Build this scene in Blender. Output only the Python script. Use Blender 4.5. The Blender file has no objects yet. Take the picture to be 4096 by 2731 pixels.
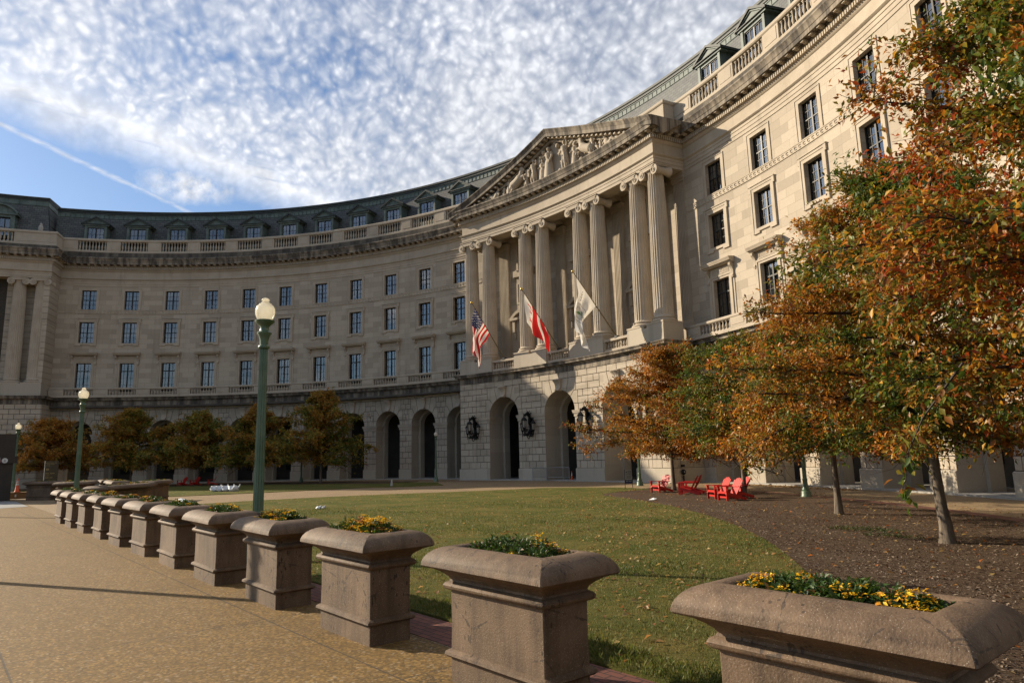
import bpy, math, random
import numpy as np
from mathutils import Vector, Matrix

PI = math.pi
rad = math.radians
scene = bpy.context.scene
COL = scene.collection
R0 = 58.65                      # radius of the curved wall face
CAM = (42.65367, 13.80861, 2.15)
random.seed(7)
rng = np.random.default_rng(7)

# ------------------------------------------------------------------ helpers
def link(o, parent=None):
    COL.objects.link(o)
    if parent is not None:
        o.parent = parent
    return o

def tag(o, label=None, cat=None, group=None, kind=None):
    if label: o['label'] = label
    if cat: o['category'] = cat
    if group: o['group'] = group
    if kind: o['kind'] = kind
    return o

def empty(name, loc=(0, 0, 0), rz=0.0, parent=None):
    o = bpy.data.objects.new(name, None)
    o.empty_display_size = 0.2
    o.location = loc
    o.rotation_euler = (0, 0, rz)
    return link(o, parent)

def copy_tree(o, parent=None):
    c = o.copy()
    COL.objects.link(c)
    c.parent = parent
    for ch in [k for k in o.children]:
        copy_tree(ch, c)
    return c

class MB:
    def __init__(self):
        self.v = []; self.f = []; self.mi = []
    def add(self, vs, fs, mi=0):
        n = len(self.v)
        self.v.extend([tuple(p) for p in vs])
        for f in fs:
            self.f.append([i + n for i in f]); self.mi.append(mi)
    def poly(self, vs, mi=0):
        self.add(vs, [list(range(len(vs)))], mi)
    def box(self, c, s, M=None, mi=0, rz=0.0, taper=1.0):
        x, y, z = s[0] / 2, s[1] / 2, s[2] / 2
        t = taper
        vs = [Vector(p) for p in ((-x, -y, -z), (x, -y, -z), (x, y, -z), (-x, y, -z),
                                  (-x * t, -y * t, z), (x * t, -y * t, z), (x * t, y * t, z), (-x * t, y * t, z))]
        Rm = Matrix.Rotation(rz, 3, 'Z') if M is None else M
        vs = [Rm @ p + Vector(c) for p in vs]
        self.add(vs, [[0, 3, 2, 1], [4, 5, 6, 7], [0, 1, 5, 4], [1, 2, 6, 5], [2, 3, 7, 6], [3, 0, 4, 7]], mi)
    def beam(self, a, b, w, h, up=(0, 0, 1), mi=0):
        a = Vector(a); b = Vector(b); d = (b - a); L = d.length
        d.normalize(); up = Vector(up)
        s = d.cross(up)
        if s.length < 1e-4: s = d.cross(Vector((1, 0, 0)))
        s.normalize(); u = s.cross(d)
        M = Matrix((s, d, u)).transposed()
        self.box((a + b) / 2, (w, L, h), M, mi)
    def map(self, pts8, mi=0):
        self.add(pts8, [[0, 3, 2, 1], [4, 5, 6, 7], [0, 1, 5, 4], [1, 2, 6, 5], [2, 3, 7, 6], [3, 0, 4, 7]], mi)
    def arcbox(self, t0, t1, r0, r1, z0, z1, n=None, mi=0):
        """curved box about the world's axis, degrees"""
        if n is None: n = max(1, int(abs(t1 - t0) / 1.0))
        vs = []; fs = []
        for i in range(n + 1):
            a = rad(t0 + (t1 - t0) * i / n); c, s = math.cos(a), math.sin(a)
            vs += [(r0 * c, r0 * s, z0), (r1 * c, r1 * s, z0), (r1 * c, r1 * s, z1), (r0 * c, r0 * s, z1)]
        for i in range(n):
            b = i * 4
            for k in range(4):
                fs.append([b + k, b + (k + 1) % 4, b + 4 + (k + 1) % 4, b + 4 + k])
        fs.append([3, 2, 1, 0]); e = n * 4; fs.append([e, e + 1, e + 2, e + 3])
        self.add(vs, fs, mi)
    def lathe(self, prof, c=(0, 0, 0), n=16, flute=0.0, nf=0, rot=0.0, M=None, mi=0, cap=True):
        vs = []; fs = []; c = Vector(c)
        for (r, z, *fl) in prof:
            fa = fl[0] if fl else 0.0
            for i in range(n):
                a = 2 * PI * i / n + rot
                rr = r
                if nf and fa: rr = r - fa * abs(math.sin(nf * a / 2)) ** 0.7
                p = Vector((rr * math.cos(a), rr * math.sin(a), z))
                if M is not None: p = M @ p
                vs.append(p + c)
        m = len(prof)
        for k in range(m - 1):
            for i in range(n):
                j = (i + 1) % n
                fs.append([k * n + i, k * n + j, (k + 1) * n + j, (k + 1) * n + i])
        if cap:
            fs.append([i for i in range(n)][::-1]); fs.append([(m - 1) * n + i for i in range(n)])
        self.add(vs, fs, mi)
    def tube(self, pts, rs, n=8, mi=0, cap=True):
        pts = [Vector(p) for p in pts]
        if not hasattr(rs, '__len__'): rs = [rs] * len(pts)
        vs = []; fs = []
        ref = Vector((0.13, 0.2, 1.0))
        for i, p in enumerate(pts):
            d = (pts[min(i + 1, len(pts) - 1)] - pts[max(i - 1, 0)])
            if d.length < 1e-9: d = Vector((0, 0, 1))
            d.normalize()
            s = d.cross(ref)
            if s.length < 0.05: s = d.cross(Vector((1, 0.1, 0)))
            s.normalize(); u = s.cross(d)
            for k in range(n):
                a = 2 * PI * k / n
                vs.append(p + (s * math.cos(a) + u * math.sin(a)) * rs[i])
        for i in range(len(pts) - 1):
            for k in range(n):
                j = (k + 1) % n
                fs.append([i * n + k, i * n + j, (i + 1) * n + j, (i + 1) * n + k])
        if cap:
            fs.append(list(range(n))[::-1]); fs.append([(len(pts) - 1) * n + k for k in range(n)])
        self.add(vs, fs, mi)
    def ball(self, c, r, n=10, m=7, mi=0, M=None):
        if not hasattr(r, '__len__'): r = (r, r, r)
        c = Vector(c); vs = []; fs = []
        for j in range(m + 1):
            t = PI * j / m
            for i in range(n):
                a = 2 * PI * i / n
                p = Vector((r[0] * math.sin(t) * math.cos(a), r[1] * math.sin(t) * math.sin(a), r[2] * math.cos(t)))
                if M is not None: p = M @ p
                vs.append(p + c)
        for j in range(m):
            for i in range(n):
                k = (i + 1) % n
                fs.append([j * n + i, (j + 1) * n + i, (j + 1) * n + k, j * n + k])
        self.add(vs, fs, mi)
    def build(self, name, mats, parent=None, smooth=None):
        me = bpy.data.meshes.new(name)
        me.from_pydata(self.v, [], self.f)
        if not isinstance(mats, (list, tuple)): mats = [mats]
        for m in mats: me.materials.append(m)
        if len(mats) > 1: me.polygons.foreach_set('material_index', self.mi)
        finish(me, smooth)
        return link(bpy.data.objects.new(name, me), parent)

def finish(me, smooth):
    import bmesh
    bm = bmesh.new(); bm.from_mesh(me)
    bmesh.ops.remove_doubles(bm, verts=bm.verts, dist=1e-5)
    bmesh.ops.recalc_face_normals(bm, faces=bm.faces)
    bm.to_mesh(me); bm.free()
    if smooth:
        me.polygons.foreach_set('use_smooth', [True] * len(me.polygons))
        try: me.set_sharp_from_angle(angle=rad(smooth))
        except Exception: pass
    me.update()

def np_mesh(name, verts, faces, mat, parent=None, cols=None, smooth=False):
    """verts (N,3), faces (M,k): fast mesh of k-gons, cols (N,3) one colour per vertex"""
    me = bpy.data.meshes.new(name)
    verts = np.asarray(verts, np.float32); faces = np.asarray(faces, np.int32)
    me.vertices.add(len(verts)); me.vertices.foreach_set('co', verts.ravel())
    k = faces.shape[1]
    me.loops.add(faces.size); me.loops.foreach_set('vertex_index', faces.ravel())
    me.polygons.add(len(faces))
    me.polygons.foreach_set('loop_start', np.arange(len(faces), dtype=np.int32) * k)
    me.polygons.foreach_set('loop_total', np.full(len(faces), k, np.int32))
    if cols is not None:
        a = me.color_attributes.new('tint', 'FLOAT_COLOR', 'POINT')
        c4 = np.ones((len(verts), 4), np.float32); c4[:, :3] = cols
        a.data.foreach_set('color', c4.ravel())
    me.materials.append(mat)
    if smooth: me.polygons.foreach_set('use_smooth', np.ones(len(faces), bool))
    me.update(calc_edges=True); me.validate()
    return link(bpy.data.objects.new(name, me), parent)

# ------------------------------------------------------------------ materials
class NT:
    tone = 0.76                  # scales base colours down; set against exposure to deepen shade beside sunlit faces
    def __init__(self, name):
        self.m = bpy.data.materials.new(name); self.m.use_nodes = True
        self.t = self.m.node_tree; self.n = self.t.nodes; self.n.clear()
        self.out = self.n.new('ShaderNodeOutputMaterial')
        self.b = self.n.new('ShaderNodeBsdfPrincipled')
        self.l(self.b.outputs[0], self.out.inputs[0])
    def l(self, a, b): self.t.links.new(a, b)
    def new(self, typ, **kw):
        nd = self.n.new(typ)
        for k, v in kw.items():
            if k in nd.inputs: 
                s = nd.inputs[k]
                if hasattr(v, 'is_linked') or isinstance(v, bpy.types.NodeSocket): self.l(v, s)
                else: s.default_value = v
            else: setattr(nd, k, v)
        return nd
    def math(self, op, a, b=None, clamp=False):
        nd = self.n.new('ShaderNodeMath'); nd.operation = op; nd.use_clamp = clamp
        for i, x in enumerate((a, b)):
            if x is None: continue
            if isinstance(x, bpy.types.NodeSocket): self.l(x, nd.inputs[i])
            else: nd.inputs[i].default_value = x
        return nd.outputs[0]
    def mix(self, fac, a, b, blend='MIX'):
        nd = self.n.new('ShaderNodeMix'); nd.data_type = 'RGBA'; nd.blend_type = blend
        for s, x in ((nd.inputs[0], fac), (nd.inputs[6], a), (nd.inputs[7], b)):
            if isinstance(x, bpy.types.NodeSocket): self.l(x, s)
            elif hasattr(x, '__len__'): s.default_value = (*x, 1.0) if len(x) == 3 else x
            else: s.default_value = x
        return nd.outputs[2]
    def ramp(self, fac, p0, p1):
        nd = self.n.new('ShaderNodeMapRange'); nd.clamp = True
        self.l(fac, nd.inputs[0]); nd.inputs[1].default_value = p0; nd.inputs[2].default_value = p1
        return nd.outputs[0]
    def pos(self): return self.new('ShaderNodeNewGeometry').outputs['Position']
    def obj(self): return self.new('ShaderNodeTexCoord').outputs['Object']
    def scaled(self, vec, s):
        nd = self.n.new('ShaderNodeMapping'); self.l(vec, nd.inputs[0]); nd.inputs['Scale'].default_value = s
        return nd.outputs[0]
    def noise(self, vec, scale, detail=4, rough=0.55):
        nd = self.n.new('ShaderNodeTexNoise'); self.l(vec, nd.inputs['Vector'])
        nd.inputs['Scale'].default_value = scale; nd.inputs['Detail'].default_value = detail
        nd.inputs['Roughness'].default_value = rough
        return nd.outputs[0]
    def voro(self, vec, scale, feat='F1', out=0):
        nd = self.n.new('ShaderNodeTexVoronoi'); self.l(vec, nd.inputs['Vector']); nd.feature = feat
        nd.inputs['Scale'].default_value = scale
        return nd.outputs[out]
    def bump(self, h, strength=0.3, dist=0.01):
        nd = self.n.new('ShaderNodeBump'); self.l(h, nd.inputs['Height'])
        nd.inputs['Strength'].default_value = strength; nd.inputs['Distance'].default_value = dist
        self.l(nd.outputs[0], self.b.inputs['Normal'])
    def set(self, col=None, rough=None, metal=None, spec=None):
        for nm, x in (('Base Color', col), ('Roughness', rough), ('Metallic', metal), ('Specular IOR Level', spec)):
            if x is None: continue
            s = self.b.inputs[nm]
            if nm == 'Base Color' and self.tone != 1:
                x = self.mix(1.0, x, (self.tone,) * 3, 'MULTIPLY') if isinstance(x, bpy.types.NodeSocket) else tuple(c * self.tone for c in x)
            if isinstance(x, bpy.types.NodeSocket): self.l(x, s)
            elif hasattr(x, '__len__'): s.default_value = (*x, 1.0)
            else: s.default_value = x
        return self.m
    def cyl(self):
        """(arc length, height) coordinates on the curved facade"""
        sp = self.n.new('ShaderNodeSeparateXYZ'); self.l(self.pos(), sp.inputs[0])
        a = self.math('ARCTAN2', sp.outputs[1], sp.outputs[0])
        u = self.math('MULTIPLY', a, R0)
        cb = self.n.new('ShaderNodeCombineXYZ'); self.l(u, cb.inputs[0]); self.l(sp.outputs[2], cb.inputs[1])
        return cb.outputs[0], sp.outputs[2]

def plain(name, col, rough=0.6, metal=0.0, var=0.0, scale=6.0, spec=0.4, bump=0.0):
    k = NT(name); c = col
    p = k.obj()
    if var:
        nz = k.noise(p, scale)
        c = k.mix(k.ramp(nz, 0.3, 0.7), tuple(x * (1 - var) for x in col), tuple(min(1, x * (1 + var)) for x in col))
    if bump: k.bump(k.noise(p, scale * 8), bump, 0.005)
    return k.set(c, rough, metal, spec)

def stone(name, c1, c2, joints=None, grime=0.25, bump=0.15, dirt_col=(0.05, 0.043, 0.036), lo=0.55, hi=0.8):
    k = NT(name); k.tone = 1.0
    uv, z = k.cyl(); p = k.pos()
    if joints:
        br = k.new('ShaderNodeTexBrick', Vector=uv, offset=0.5, offset_frequency=2)
        br.inputs['Color1'].default_value = (*c1, 1); br.inputs['Color2'].default_value = (*c2, 1)
        br.inputs['Mortar'].default_value = tuple(x * 0.7 for x in c2) + (1,)
        br.inputs['Scale'].default_value = 1.0
        br.inputs['Mortar Size'].default_value = joints[2]; br.inputs['Mortar Smooth'].default_value = 0.1
        br.inputs['Brick Width'].default_value = joints[0]; br.inputs['Row Height'].default_value = joints[1]
        br.inputs['Bias'].default_value = -0.25
        c = br.outputs[0]
    else:
        c = k.mix(k.ramp(k.noise(p, 0.7, 3), 0.35, 0.65), c1, c2)
    c = k.mix(k.math('MULTIPLY', k.ramp(k.noise(p, 9, 5), 0.3, 0.75), 0.22), c, tuple(x * 0.72 for x in c2))
    streak = k.noise(k.scaled(p, (1.6, 1.6, 0.16)), 1.0, 5, 0.65)
    c = k.mix(k.math('MULTIPLY', k.ramp(streak, lo, hi), grime), c, dirt_col)
    k.bump(k.noise(p, 30, 4), bump, 0.006)
    return k.set(c, 0.85, 0, 0.25)

M = {}
M['wall'] = stone('limestone ashlar', (0.43, 0.366, 0.283), (0.285, 0.238, 0.18), (1.45, 0.60, 0.008), 0.26)
M['trim'] = stone('limestone trim', (0.43, 0.366, 0.283), (0.36, 0.303, 0.232), None, 0.3)
M['block'] = stone('limestone rusticated block', (0.43, 0.366, 0.283), (0.305, 0.257, 0.195), (1.19, 0.567, 0.0), 0.3)
M['joint'] = plain('dark joint', (0.075, 0.065, 0.052), 0.95, var=0.3)
M['cornice'] = stone('weathered cornice stone', (0.31, 0.26, 0.195), (0.23, 0.19, 0.145), None, 0.9, lo=0.38, hi=0.58)
M['grime'] = stone('soot stained stone', (0.17, 0.145, 0.11), (0.11, 0.095, 0.075), None, 0.95, lo=0.35, hi=0.6)
M['plinth'] = stone('granite plinth', (0.41, 0.36, 0.285), (0.33, 0.285, 0.225), (2.4, 1.3, 0.004), 0.34)

def slate():
    k = NT('roof slate'); uv, z = k.cyl()
    br = k.new('ShaderNodeTexBrick', Vector=uv, offset=0.5)
    br.inputs['Color1'].default_value = (0.13, 0.135, 0.13, 1); br.inputs['Color2'].default_value = (0.07, 0.073, 0.075, 1)
    br.inputs['Mortar'].default_value = (0.018, 0.018, 0.02, 1)
    br.inputs['Scale'].default_value = 1; br.inputs['Mortar Size'].default_value = 0.022
    br.inputs['Brick Width'].default_value = 0.5; br.inputs['Row Height'].default_value = 0.27
    c = k.mix(k.math('MULTIPLY', k.ramp(k.noise(k.pos(), 1.2), 0.4, 0.7), 0.4), br.outputs[0], (0.10, 0.125, 0.105))
    k.bump(br.outputs['Fac'], -0.6, 0.02)
    return k.set(c, 0.6, 0, 0.4)
M['slate'] = slate()

def copper():
    k = NT('green copper'); p = k.pos()
    c = k.mix(k.ramp(k.noise(p, 1.3, 4), 0.35, 0.65), (0.15, 0.19, 0.168), (0.085, 0.118, 0.105))
    c = k.mix(k.math('MULTIPLY', k.ramp(k.noise(k.scaled(p, (3, 3, 0.5)), 1.5, 5), 0.55, 0.75), 0.75), c, (0.03, 0.036, 0.032))
    return k.set(c, 0.6, 0.0, 0.4)
M['copper'] = copper()
M['darkcopper'] = plain('blackened copper', (0.03, 0.038, 0.034), 0.6, var=0.4, scale=3)
M['bronze'] = plain('dark bronze frame', (0.018, 0.016, 0.014), 0.45, 0.3, var=0.2)
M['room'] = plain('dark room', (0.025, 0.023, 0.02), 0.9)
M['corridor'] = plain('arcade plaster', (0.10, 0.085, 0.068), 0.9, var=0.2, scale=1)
M['curtain'] = plain('pale curtain', (0.42, 0.40, 0.36), 0.9, var=0.08, scale=10)
def curtain():
    k = NT('pale curtain'); oi = k.n.new('ShaderNodeObjectInfo')
    return k.set(k.mix(oi.outputs['Random'], (.20, .18, .14), (.66, .64, .58)), .9)
M['curtain'] = curtain()
M['black'] = plain('black ironwork', (0.012, 0.012, 0.013), 0.45, 0.5, var=0.3)
M['steel'] = plain('galvanised steel', (0.34, 0.35, 0.36), 0.42, 0.8, var=0.15, scale=20)
M['gold'] = plain('gilded ball', (0.75, 0.52, 0.16), 0.25, 1.0)
M['brass'] = plain('bronzed flag pole', (0.22, 0.17, 0.09), 0.4, 0.6, var=0.2)
M['red'] = plain('red painted wood', (0.62, 0.022, 0.014), 0.42, var=0.12, scale=9)
M['orange'] = plain('orange rubber', (0.85, 0.13, 0.03), 0.5)
M['whiteband'] = plain('white reflective band', (0.75, 0.75, 0.73), 0.4)
M['plastic'] = plain('white plastic sack', (0.72, 0.73, 0.74), 0.4, var=0.1, scale=14)
M['paper'] = plain('white paper', (0.85, 0.85, 0.83), 0.8)
M['kiosk'] = plain('dark brown cladding', (0.030, 0.022, 0.016), 0.55, var=0.2, scale=2)
M['signbrown'] = plain('bronze sign panel', (0.065, 0.052, 0.026), 0.5, var=0.15, scale=3)
M['lettergold'] = plain('gold lettering', (0.30, 0.22, 0.08), 0.5)
M['letterwhite'] = plain('white lettering', (0.7, 0.7, 0.68), 0.6)
M['letterdark'] = plain('dark blue lettering', (0.03, 0.035, 0.06), 0.7)
M['signgrey'] = plain('pale grey sign board', (0.42, 0.42, 0.38), 0.6, var=0.06)
M['navy'] = plain('navy sign panel', (0.02, 0.035, 0.12), 0.6)
M['lime'] = plain('lime green paint', (0.05, 0.55, 0.04), 0.4)
M['rubber'] = plain('black rubber', (0.015, 0.015, 0.015), 0.8)
M['cardboard'] = plain('brown board', (0.28, 0.15, 0.06), 0.8, var=0.15)
M['bluecloth'] = plain('pale blue cloth', (0.50, 0.54, 0.62), 0.85, var=0.12, scale=12)
M['kerb'] = plain('pale granite kerb', (0.42, 0.40, 0.36), 0.85, var=0.15, scale=5, bump=0.2)
M['slab'] = plain('grey pavement slab', (0.30, 0.30, 0.29), 0.85, var=0.12, scale=2, bump=0.2)
M['feather'] = plain('grey plaster bird', (0.42, 0.40, 0.36), 0.8, var=0.2, scale=20)

def lamp_green():
    k = NT('weathered green paint'); p = k.obj()
    c = k.mix(k.ramp(k.noise(p, 3, 5), 0.35, 0.7), (0.075, 0.135, 0.075), (0.125, 0.19, 0.12))
    c = k.mix(k.math('MULTIPLY', k.ramp(k.noise(p, 22, 4), 0.62, 0.75), 0.6), c, (0.03, 0.05, 0.03))
    return k.set(c, 0.42, 0, 0.5)
M['green'] = lamp_green()

def globe():
    k = NT('frosted lamp glass'); k.tone = 1; p = k.obj()
    k.set((0.86, 0.84, 0.76), 0.16, 0, 0.6)
    k.bump(k.noise(p, 38, 3), 0.5, 0.01)
    tr = k.new('ShaderNodeBsdfTranslucent'); tr.inputs[0].default_value = (0.92, 0.86, 0.70, 1)
    tp = k.new('ShaderNodeBsdfTransparent'); tp.inputs[0].default_value = (0.95, 0.93, 0.88, 1)
    mx = k.new('ShaderNodeMixShader'); mx.inputs[0].default_value = 0.5
    k.l(k.b.outputs[0], mx.inputs[1]); k.l(tr.outputs[0], mx.inputs[2])
    m2 = k.new('ShaderNodeMixShader'); m2.inputs[0].default_value = 0.3
    k.l(mx.outputs[0], m2.inputs[1]); k.l(tp.outputs[0], m2.inputs[2]); k.l(m2.outputs[0], k.out.inputs[0])
    return k.m
M['globe'] = globe()

def glass():
    k = NT('window glass'); p = k.pos()
    gl = k.new('ShaderNodeBsdfGlossy'); gl.inputs[0].default_value = (0.9, 0.93, 0.95, 1); gl.inputs['Roughness'].default_value = 0.02
    bp = k.new('ShaderNodeBump'); k.l(k.noise(p, 1.7, 2), bp.inputs['Height']); bp.inputs['Strength'].default_value = 0.03; bp.inputs['Distance'].default_value = 0.05
    k.l(bp.outputs[0], gl.inputs['Normal'])
    tp = k.new('ShaderNodeBsdfTransparent'); tp.inputs[0].default_value = (0.72, 0.74, 0.74, 1)
    fr = k.new('ShaderNodeFresnel'); fr.inputs[0].default_value = 1.75
    mx = k.new('ShaderNodeMixShader'); k.l(k.math('ADD', k.math('MULTIPLY', fr.outputs[0], 1.5), 0.08, True), mx.inputs[0])
    k.l(tp.outputs[0], mx.inputs[1]); k.l(gl.outputs[0], mx.inputs[2]); k.l(mx.outputs[0], k.out.inputs[0])
    return k.m
M['glass'] = glass()
M['lanternglass'] = plain('grey lantern glass', (0.30, 0.29, 0.26), 0.12, 0, 0.2, spec=0.7)

def planter_mat():
    k = NT('brown aggregate concrete')
    oi = k.n.new('ShaderNodeObjectInfo'); va = k.n.new('ShaderNodeVectorMath'); va.operation = 'MULTIPLY_ADD'
    k.l(oi.outputs['Location'], va.inputs[0]); va.inputs[1].default_value = (.31, .17, 0); k.l(k.obj(), va.inputs[2]); p = va.outputs[0]
    c = k.mix(k.ramp(k.noise(p, 2.2, 4), 0.3, 0.7), (0.105, 0.064, 0.034), (0.175, 0.110, 0.062))
    c = k.mix(k.math('MULTIPLY', k.ramp(k.noise(p, 70, 3), 0.45, 0.75), 0.3), c, (0.34, 0.25, 0.18))
    sp = k.voro(p, 62); c = k.mix(k.math('MULTIPLY', k.math('LESS_THAN', sp, 0.16), 0.5), c, (0.62, 0.55, 0.46))
    pit = k.math('LESS_THAN', k.voro(k.scaled(p, (17, 17, 8)), 1.0), k.math('MULTIPLY', k.ramp(k.noise(p, 2.6, 2), 0.36, 0.7), 0.26))
    c = k.mix(k.math('MULTIPLY', pit, 0.8), c, (0.03, 0.02, 0.014))
    streak = k.noise(k.scaled(p, (9, 9, 0.9)), 1.0, 4)
    c = k.mix(k.math('MULTIPLY', k.ramp(streak, 0.45, 0.72), 0.6), c, (0.055, 0.034, 0.021))
    c = k.mix(k.math('MULTIPLY', k.ramp(k.noise(p, 1.1, 3), .5, .75), .5), c, (0.24, 0.155, 0.095))
    ck = k.voro(k.scaled(p, (1.6, 1.6, 1.2)), 1.3, 'DISTANCE_TO_EDGE')
    wob = k.noise(p, 12, 3)
    crack = k.math('MULTIPLY', k.math('LESS_THAN', k.math('ADD', ck, k.math('MULTIPLY', k.math('SUBTRACT', wob, 0.5), 0.10)), 0.006), k.ramp(k.noise(p, 1.3, 2), 0.5, 0.55))
    c = k.mix(k.math('MULTIPLY', crack, 0.75), c, (0.05, 0.035, 0.025))
    h = k.math('SUBTRACT', k.noise(p, 60, 4), k.math('MULTIPLY', pit, 1.5))
    k.bump(h, 0.5, 0.01)
    return k.set(c, 0.72, 0, 0.35)
M['planter'] = planter_mat()
M['soil'] = plain('dark soil', (0.035, 0.025, 0.017), 0.95, var=0.3, scale=20, bump=0.5)

def leaf_mat(name, trans=0.35, rough=0.42, tone=1.0):
    k = NT(name); k.tone = tone
    at = k.new('ShaderNodeVertexColor', layer_name='tint')
    k.set(at.outputs[0], rough, 0, 0.35)
    tr = k.new('ShaderNodeBsdfTranslucent')
    k.l(k.mix(1.0, k.mix(0.25, at.outputs[0], (0.8, 0.5, 0.08), 'SOFT_LIGHT'), (.95, .95, .95), 'MULTIPLY'), tr.inputs[0])
    mx = k.new('ShaderNodeMixShader'); mx.inputs[0].default_value = trans
    k.l(k.b.outputs[0], mx.inputs[1]); k.l(tr.outputs[0], mx.inputs[2]); k.l(mx.outputs[0], k.out.inputs[0])
    return k.m
M['leaf'] = leaf_mat('autumn leaf', .45, .45)
M['blade'] = leaf_mat('grass blade', 0.3, 0.6, 0.72)
M['petal'] = leaf_mat('planter foliage', 0.3, 0.5)
M['chip'] = leaf_mat('bark chip', 0.05, 0.8, 0.8)

def bark():
    k = NT('grey bark'); p = k.obj()
    nz = k.noise(k.scaled(p, (14, 14, 2.2)), 1.0, 5, 0.7)
    c = k.mix(k.ramp(nz, 0.35, 0.7), (0.085, 0.065, 0.048), (0.27, 0.22, 0.165))
    k.bump(nz, 0.7, 0.02)
    return k.set(c, 0.9, 0, 0.2)
M['bark'] = bark()
M['twig'] = plain('dark twig bark', (0.045, 0.032, 0.024), 0.85, var=0.3, scale=8)

def paving(name, c1, c2, joint_w, joint_h, grain):
    k = NT(name); p = k.pos()
    g = k.noise(p, grain, 3, 0.75); cells = k.voro(p, grain * 0.75, 'F1', 1)
    sp = k.n.new('ShaderNodeSeparateColor'); k.l(cells, sp.inputs[0])
    c = k.mix(sp.outputs[0], c1, c2)
    c = k.mix(k.math('MULTIPLY', k.math('LESS_THAN', sp.outputs[2], 0.26), 0.75), c, tuple(x * 0.33 for x in c1))
    c = k.mix(k.math('MULTIPLY', k.math('GREATER_THAN', sp.outputs[2], 0.84), 0.6), c, tuple(min(1, x * 1.7) for x in c1))
    c = k.mix(k.math('MULTIPLY', k.ramp(g, 0.35, 0.65), 0.6), c, tuple(x * 0.42 for x in c1))
    c = k.mix(k.math('MULTIPLY', k.math('LESS_THAN', sp.outputs[1], 0.05), 0.4), c, (0.5, 0.42, 0.3))
    c = k.mix(k.math('MULTIPLY', k.ramp(k.noise(p, 0.5, 6, 0.75), 0.42, 0.70), 0.5), c, tuple(x * 0.5 for x in c1))
    ck = k.voro(k.scaled(p, (1, 1, 1)), .23, 'DISTANCE_TO_EDGE'); ck = k.math('ADD', ck, k.math('MULTIPLY', k.math('SUBTRACT', k.noise(p, 2.5, 5, .7), .5), .16))
    c = k.mix(k.math('MULTIPLY', k.math('MULTIPLY', k.math('LESS_THAN', k.math('ABSOLUTE', ck), 0.0035), k.ramp(k.noise(p, .22, 2), .48, .52)), .7), c, (0.05, 0.035, 0.02))
    c = k.mix(k.math('MULTIPLY', k.math('LESS_THAN', k.voro(p, 1.1), .045), .55), c, (0.06, 0.045, 0.03))
    if joint_w:
        br = k.new('ShaderNodeTexBrick', Vector=k.scaled(p, (1, 1, 1)), offset=0.0)
        br.inputs['Scale'].default_value = 1; br.inputs['Mortar Size'].default_value = 0.012
        br.inputs['Brick Width'].default_value = joint_w; br.inputs['Row Height'].default_value = joint_h
        c = k.mix(k.math('MULTIPLY', br.outputs['Fac'], 0.8), c, (0.06, 0.045, 0.03))
        h = k.math('SUBTRACT', k.math('MULTIPLY', g, 0.6), br.outputs['Fac'])
    else: h = g
    k.bump(h, 0.55, 0.012)
    return k.set(c, 0.75, 0, 0.3)
M['plaza'] = paving('exposed aggregate plaza', (0.305, 0.183, 0.054), (0.16, 0.092, 0.024), 3.64, 2.93, 46)
M['path'] = paving('tan concrete path', (0.43, 0.30, 0.165), (0.36, 0.25, 0.13), 4.6, 4.6, 70)
M['ground'] = plain('far ground', (0.16, 0.14, 0.11), 0.9, var=0.2, scale=0.2)

def brick():
    k = NT('red brick paving'); p = k.pos()
    br = k.new('ShaderNodeTexBrick', Vector=p, offset=0.5)
    br.inputs['Color1'].default_value = (0.24, 0.085, 0.055, 1); br.inputs['Color2'].default_value = (0.14, 0.052, 0.04, 1)
    br.inputs['Mortar'].default_value = (0.02, 0.016, 0.012, 1); br.inputs['Scale'].default_value = 1
    br.inputs['Mortar Size'].default_value = 0.008; br.inputs['Brick Width'].default_value = 0.21; br.inputs['Row Height'].default_value = 0.105
    c = k.mix(k.math('MULTIPLY', k.ramp(k.noise(p, 5), 0.4, 0.7), 0.4), br.outputs[0], (0.10, 0.055, 0.045))
    k.bump(br.outputs['Fac'], -0.7, 0.012)
    return k.set(c, 0.75, 0, 0.3)
M['brick'] = brick()

def lawn_mat():
    k = NT('lawn turf'); p = k.pos()
    c = k.mix(k.ramp(k.noise(p, 0.55, 6, 0.7), 0.38, 0.62), (0.10, 0.125, 0.024), (0.23, 0.185, 0.055))
    c = k.mix(k.math('MULTIPLY', k.ramp(k.noise(p, 1.9, 5, 0.7), 0.5, 0.68), 0.55), c, (0.05, 0.095, 0.016))
    c = k.mix(k.math('MULTIPLY', k.ramp(k.noise(p, 26, 5, 0.8), 0.35, 0.7), 0.45), c, (0.05, 0.055, 0.014))
    c = k.mix(k.math('MULTIPLY', k.ramp(k.noise(p, 60, 3, 0.8), 0.55, 0.8), 0.5), c, (0.27, 0.23, 0.075))
    k.bump(k.noise(p, 45, 4, 0.8), 1.0, 0.05)
    return k.set(c, 0.9, 0, 0.1)
M['lawn'] = lawn_mat()

def mulch_mat():
    k = NT('bark mulch'); p = k.pos()
    nz = k.noise(k.scaled(p, (14, 34, 10)), 1.0, 5, 0.8)
    c = k.mix(k.ramp(nz, 0.3, 0.7), (0.040, 0.027, 0.018), (0.18, 0.118, 0.076))
    c = k.mix(k.math('MULTIPLY', k.ramp(k.noise(p, 0.6, 4), 0.45, 0.7), 0.5), c, (0.15, 0.11, 0.075))
    k.bump(nz, 1.0, 0.04)
    return k.set(c, 0.95, 0, 0.1)
M['mulch'] = mulch_mat()

# ------------------------------------------------------------------ the building
def P(th, d, z):
    a = rad(th); r = R0 - d
    return (r * math.cos(a), r * math.sin(a), z)
def L(u, d, z, th=90.0):
    """local bay coordinates: u metres along the wall, d metres out of it"""
    return P(th + math.degrees(u / R0), d, z)

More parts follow.
